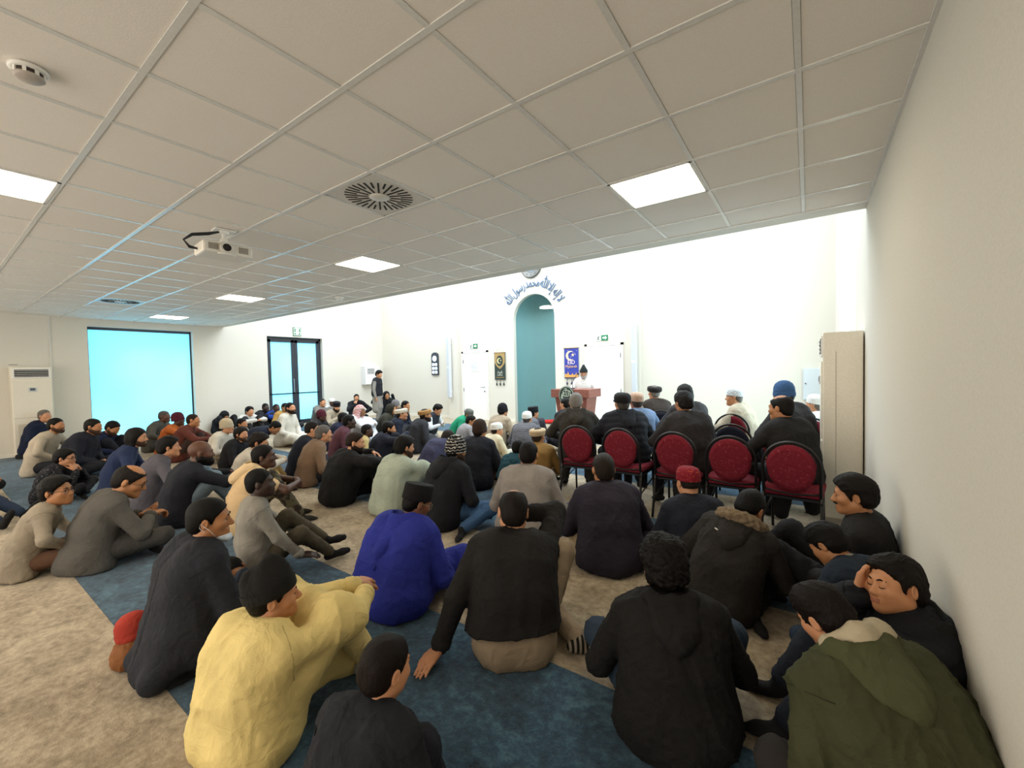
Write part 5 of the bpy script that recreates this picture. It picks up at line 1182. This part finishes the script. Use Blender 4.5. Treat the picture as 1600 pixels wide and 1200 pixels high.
P((546, 659), 'man with black hair in a plum purple shirt', y=4.15, s=1.04, df=-10, skin=S5, hair=('short', '#0e0b0a'), top=('sweater', '#5d3a45'), legs='#2b2429', arm='lap')
P((537, 654), 'man in a navy jacket just behind the plum purple shirt', y=4.75, s=1.02, df=-10, skin=S4, hair=('short', '#0e0b0a'), top=('jacket', '#1b2036'), legs='#1c1f28', arm='lap')
P((608, 670), 'man in a midnight blue jacket with one hand raised on his knee', y=4.3, s=1.04, g=1.06, df=-11, head=(-12, 6, 0), skin=S2, hair=('short', BLK), beard=('#15110f', .008), top=('jacket', '#1c1f2e'), legs='#1b1d26', pose='oneup', armR=((.26, .40, .52), (1, 0, -.1), (.2, .9, -.4), (0, .3, 1), .6))
P((503, 650), 'man in a maroon cap and dark jacket in the middle of the crowd', y=5.2, s=1.03, df=-11, skin=S4, hair=('short', BLK), hat=('beanie', '#4a1c26'), top=('jacket', '#2e2a2c'), legs='#26262a', arm='lap')
P((563, 642), 'man in a white robe with a red and white checked headscarf', y=5.35, s=1.06, pose='knees', df=-15, skin=S3, hair=None, hat=('scarf', '#d9cfcb', 0, 'check', '#b5384a'), top=('robe', '#d7d8dc'), arm='hug', foot=None)
P((628, 647), 'man in a navy coat with a white rolled wool cap', y=5.25, s=1.02, df=-7, head=(-10, 0, 0), skin=S1, hair=('short', '#2a2320'), hat=('pakol', '#d3cab9', 8), top=('coat', '#1a2030'), legs='#1c1f26', arm='lap')
P((665, 649), 'broad man in a charcoal coat with a tan rolled wool cap', y=5.45, s=1.06, g=1.1, df=-5, skin=S2, hair=('short', '#241b17'), beard=('#241b17', .01), hat=('pakol', '#a07848', 8), top=('coat', '#2d2e33'), legs='#2b2b30', arm='lap')
P((612, 640), 'man in a dark olive hooded coat', y=6.2, s=1.05, df=-6, skin=S2, hair=('short', BLK), hat=('hoodup', '#2a2820'), top=('coat', '#35332a'), legs='#26262a', arm='lap')
P((619, 634), 'man in a grey knit cap behind the olive coat', y=7.0, s=1.03, df=-6, skin=S1, hair=('short', BLK), hat=('beanie', '#6f6c6d'), top=('coat', '#2f2f33'), legs='#26262a', arm='lap')
P((634, 634), 'person in a navy parka with a beige fur hood edge', y=6.9, s=1.03, df=-4, skin=S2, hair=('short', BLK), top=('coat', '#1d2230'), hood=('down', '#1d2230', '#93806a'), legs='#1d2028', arm='lap')
P((684, 640), 'boy reading in a dark waistcoat with white sleeves', y=6.75, s=.98, df=-25, head=(0, 30, 0), skin=S1, hair=('thick', BLK), top=('vest', '#2b2e38', 'plain', None, '#d9d9dd'), legs='#d3d3d6', arm='read', pose='kneel', pz=.2)
P((504, 629), 'man in a grey patterned tunic beside the glass door', y=6.9, s=1.05, df=-12, pose='knees', skin=S1, hair=('buzz', '#3a322d'), top=('kameez', '#77736d'), legs='#8a867f', arm='hug', foot=None)
P((519, 629), 'dark-skinned man in a white round cap and white robe', y=7.2, s=1.04, df=-10, skin=S4, hair=None, hat=('kufi', '#e4e2de'), top=('robe', '#d5d4d2'), arm='lap', foot=None)
P((526, 636), 'bearded man in a beige jacket and black cap, looking down', y=6.4, s=1.06, df=-17, head=(-14, 18, 0), skin=S1, hair=('short', BLK), beard=('#17110f', .013), hat=('fez', '#16151a', 4), top=('jacket', '#a89a86'), legs='#8d8272', arm='read')
P((557, 622), 'man in a black jacket facing the camera against the left wall', y=8.05, s=1.06, face=-118, skin=S1, hair=('short', '#1d1713'), beard=('#4a3529', .006), top=('jacket', '#1b1b20'), legs='#1d1d22', arm='chin', armL='knee', pose='oneup', collar=('#c9c6c0', .02))
person((592, 585), 'young man standing in a black waistcoat over a grey tunic', y=8.2, pose='stand', s=.98, lean=(1, 3, 6), neck=16, face=-62, head=(-10, 14, 0), skin=S1, hair=('thick', BLK), top=('vest', '#202127', 'plain', None, '#8b867f'), legs='#8b867f', arm='down', group='people standing')
P((604, 618), 'person in a black hooded jacket rising behind the standing man', y=8.6, s=1.06, pose='kneel', pz=.30, df=-25, lean=(20, 34, 44), skin=S2, hair=('short', BLK), hat=('hoodup', '#1b1b1f'), top=('jacket', '#1b1b1f'), legs='#1d1d21', arm='down')
# --- front right rows
P((733, 648), 'man in a bright green jacket bending forward, grey cap', y=7.2, s=1.0, df=-12, lean=(24, 42, 54), neck=60, head=(-30, 20, 0), skin=S2, hair=('short', '#4a4440'), hat=('kufi', '#5f605c', 4), top=('sweater', '#1f8a66'), legs='#2a2d2b', arm='lap')
P((736, 658), 'dark-haired man in a light grey jacket in front of the green jacket', y=6.2, s=1.0, df=-14, head=(-20, 14, 0), skin=S2, hair=('short', '#1d1713'), top=('jacket', '#8d8a8c'), legs='#33333a', arm='lap')
P((786, 642), 'man in a beige blazer with a tall black cap', y=6.55, s=1.05, df=4, skin=S1, hair=('short', BLK), hat=('beanie', '#15151a', 6), top=('blazer', '#a2937f'), legs='#5d564c', arm='lap')
P((824, 654), 'man in a grey plaid jacket with a white skullcap', y=6.35, s=1.05, g=1.06, df=6, skin=S1, hair=('buzz', '#57504b'), hat=('kufi', '#e2e0dc', 8), top=('jacket', '#5b5a60', 'plaid', '#77767c'), legs='#33333a', arm='lap')
P((834, 646), 'man in a slate grey jacket with a square black cap', y=7.1, s=1.04, df=-26, skin=S1, hair=('short', BLK), hat=('fez', '#17191c', 4), top=('jacket', '#6a6c74'), legs='#44444c', arm='lap', pose='oneup')
P((777, 672), 'boy in a cream hooded jacket with a white skullcap', y=5.35, s=.92, df=-22, head=(-20, 4, 0), skin=S1, hair=('short', '#2a201a'), hat=('kufi', '#e0ded9', 8), top=('jacket', '#cfc4a8'), legs='#d4cfc4', arm='lap', long=.02)
P((750, 673), 'man with a brown fur cap and black coat over a cream scarf', y=4.2, s=1.04, g=1.08, df=2, head=(-8, 4, 0), skin=S2, hair=('short', '#241a15'), hat=('beanie', '#33241c', 4), top=('coat', '#191a22'), legs='#4d3b33', collar=('#c2b493', .02, .078), arm='lap', long=.03)
P((841, 682), 'man in a camel blazer with a cream rolled wool cap', y=4.55, s=1.02, df=-4, head=(-14, 4, 0), skin=S2, hair=('buzz', '#3a2f28'), hat=('pakol', '#c2ab8a', 8), top=('blazer', '#97733f'), legs='#a89d8e', arm='lap', collar=('#9c7a48', .02, .07))
P((809, 700), 'child in a teal jacket half hidden behind the light grey jacket', y=4.05, s=.72, df=0, skin=S1, hair=('short', BLK), top=('puffer', '#1f4450'), legs='#2a2a33', arm='lap', hood=('down', '#1f4450'))
P((883, 632), 'person in a black jacket on the floor before the lectern', y=6.9, s=1.06, df=30, head=(20, 0, 0), skin=S1, hair=('short', BLK), top=('jacket', '#1d1d22'), legs='#22222a', arm='lap')
# --- on the chairs
PC((900, 629), 'grey-haired man in a dark olive jacket on the leftmost red chair', y=4.50, df=0, skin='#b98a6c', hair=('short', '#8d8782'), top=('jacket', '#35312c'), hood=('down', '#37332d'), legs='#15161c', long=.01)
PC((972, 631), 'man in a black puffer coat and black flat cap on a red chair', y=4.50, g=1.1, df=4, skin=S1, hair=('buzz', '#57504b'), hat=('flat', '#1b1a1b', 6), top=('puffer', '#1c1e26'), hood=('down', '#1c1e26'), legs='#15161a', long=.02)
PC((1068, 630), 'broad man in a dark grey jacket filling the middle red chair', y=4.48, g=1.2, df=4, head=(0, 8, 0), skin=S2, hair=('thick', '#1e1a18'), top=('jacket', '#2a2728'), legs='#17171a', long=.01)
PC((1220, 638), 'balding man in a black suit on the nearest red chair', y=4.38, g=1.12, df=2, head=(16, 4, 0), skin=S2, hair=('ring', '#171210'), top=('blazer', '#1c1b1b'), collar=('#1c1b1b', .03, .072), legs='#171717', long=.02)
PC((994, 628), 'man in a pale blue shirt with a pinkish embroidered cap', y=5.35, df=2, skin='#9a5f4c', hair=('short', '#4d4440'), hat=('kufi', '#c5a592', 8, 'spots', '#a37a6a'), top=('sweater', '#7d94b8'), legs='#33363f')
PC((1022, 614), 'man in a brown waistcoat and black rolled cap in the third chair row', y=6.42, df=-6, skin=S1, hair=('buzz', '#8d8782'), hat=('pakol', '#2b2726', 6), top=('vest', '#3d342f', 'plain', None, '#b9a890'), legs='#33302e')
PC((1070, 617), 'dark-haired man just beyond the broad man in dark grey', y=5.35, g=1.1, df=0, skin=S2, hair=('thick', '#17130f'), top=('jacket', '#3b3a3e'), legs='#222226')
PC((1147, 621), 'man in a cream jacket with a white patterned cap', y=6.25, g=1.05, df=20, head=(14, 0, 0), skin=S1, hair=('buzz', '#77706a'), hat=('kufi', '#dcdfe2', 6, 'check', '#b6bfc6'), top=('jacket', '#b3a692'), legs='#6d675e')
PC((1224, 617), 'man in a blue knit cap behind the balding man in the suit', y=5.25, g=1.12, df=2, head=(4, 6, 0), skin=S2, hair=('short', BLK), hat=('beanie', '#33507a', 4, 'stripez', '#3d5f8c'), top=('jacket', '#2e2c2f'), legs='#1d1d22')
PC((1274, 633), 'person in a white cap and robe behind the tall white air unit', y=6.15, df=0, skin=S1, hair=('buzz', '#77706a'), hat=('kufi', '#e6e6e4', 8), top=('robe', '#d9dadc'), foot=None)
# --- at the lectern
person((912, 583), 'speaker in white with a black cap and glasses behind the lectern', y=8.55, pose='stand', s=.93, lean=(4, 8, 12), neck=20, face=190, head=(14, 10, 0), skin='#c08a6c', hair=('buzz', '#8d8782'), beard=('#b3aca6', .008), glasses='#2a2422', hat=('karakul', '#262a2b', 6), top=('kameez', '#e6e0de'), legs='#d9d6d2', arm=((.16, .30, 1.03), (1, -.4, -.4), (-.3, 1, -.1), (0, .2, 1), .3), group='people standing')
# ---------------------------------------------------------------- small things on the carpet
def blob(name, label, cat, loc, prims, h, mat, amp, seed):
    V, Q = surf(prims+[cut(lambda X, Y, Z: (.003-Z)+0*X)], h); N_ = vnormals(V, Q); V = V+N_*np.reshape(amp*ridges(V, 14, seed), (-1, 1)); V[:, 2] = np.maximum(V[:, 2], .002)
    o = link(name, fast_mesh(name, V, Q), None, mat); o.location = loc; return tag(o, label, cat)
q = at_z(882, 812, .06)
o = blob('plastic_bag', 'crumpled green and yellow plastic bag beside the light grey jacket', 'bag', (q[0], q[1], 0), [ell((0, 0, .05), (.11, .07, .07)), cone((.04, 0, .09), (.09, .03, .13), .03, .02), cone((-.04, 0, .08), (-.08, .0, .11), .03, .015)], .008, cloth('#1f7a5a', 'spots', '#c9a53c', .35), .014, 5)
q = at_z(856, 659, .05)
o = blob('red_cloth', 'folded bright red cloth on the floor in front of the niche', 'cloth', (q[0], q[1], 0), [cone((-.22, 0, .03), (.22, .05, .05), .05, .05), cone((-.1, .05, .06), (.2, .08, .09), .04, .03)], .014, cloth('#c22a26'), .012, 8)
q = at_z(172, 746, .04)
e = empty('paper_cup', (q[0], q[1], 0), 0, 'small white cup standing on the blue carpet', 'cup'); MB().lathe([(.026, 0), (.034, .085), (.036, .088), (.032, .086), (.024, .006)], 18, cap=False).build('cup_wall', plain('#e8e6e2', .4), e); MB().lathe([(.026, .003), (.002, .004)], 18).build('cup_base', plain('#e8e6e2', .4), e)
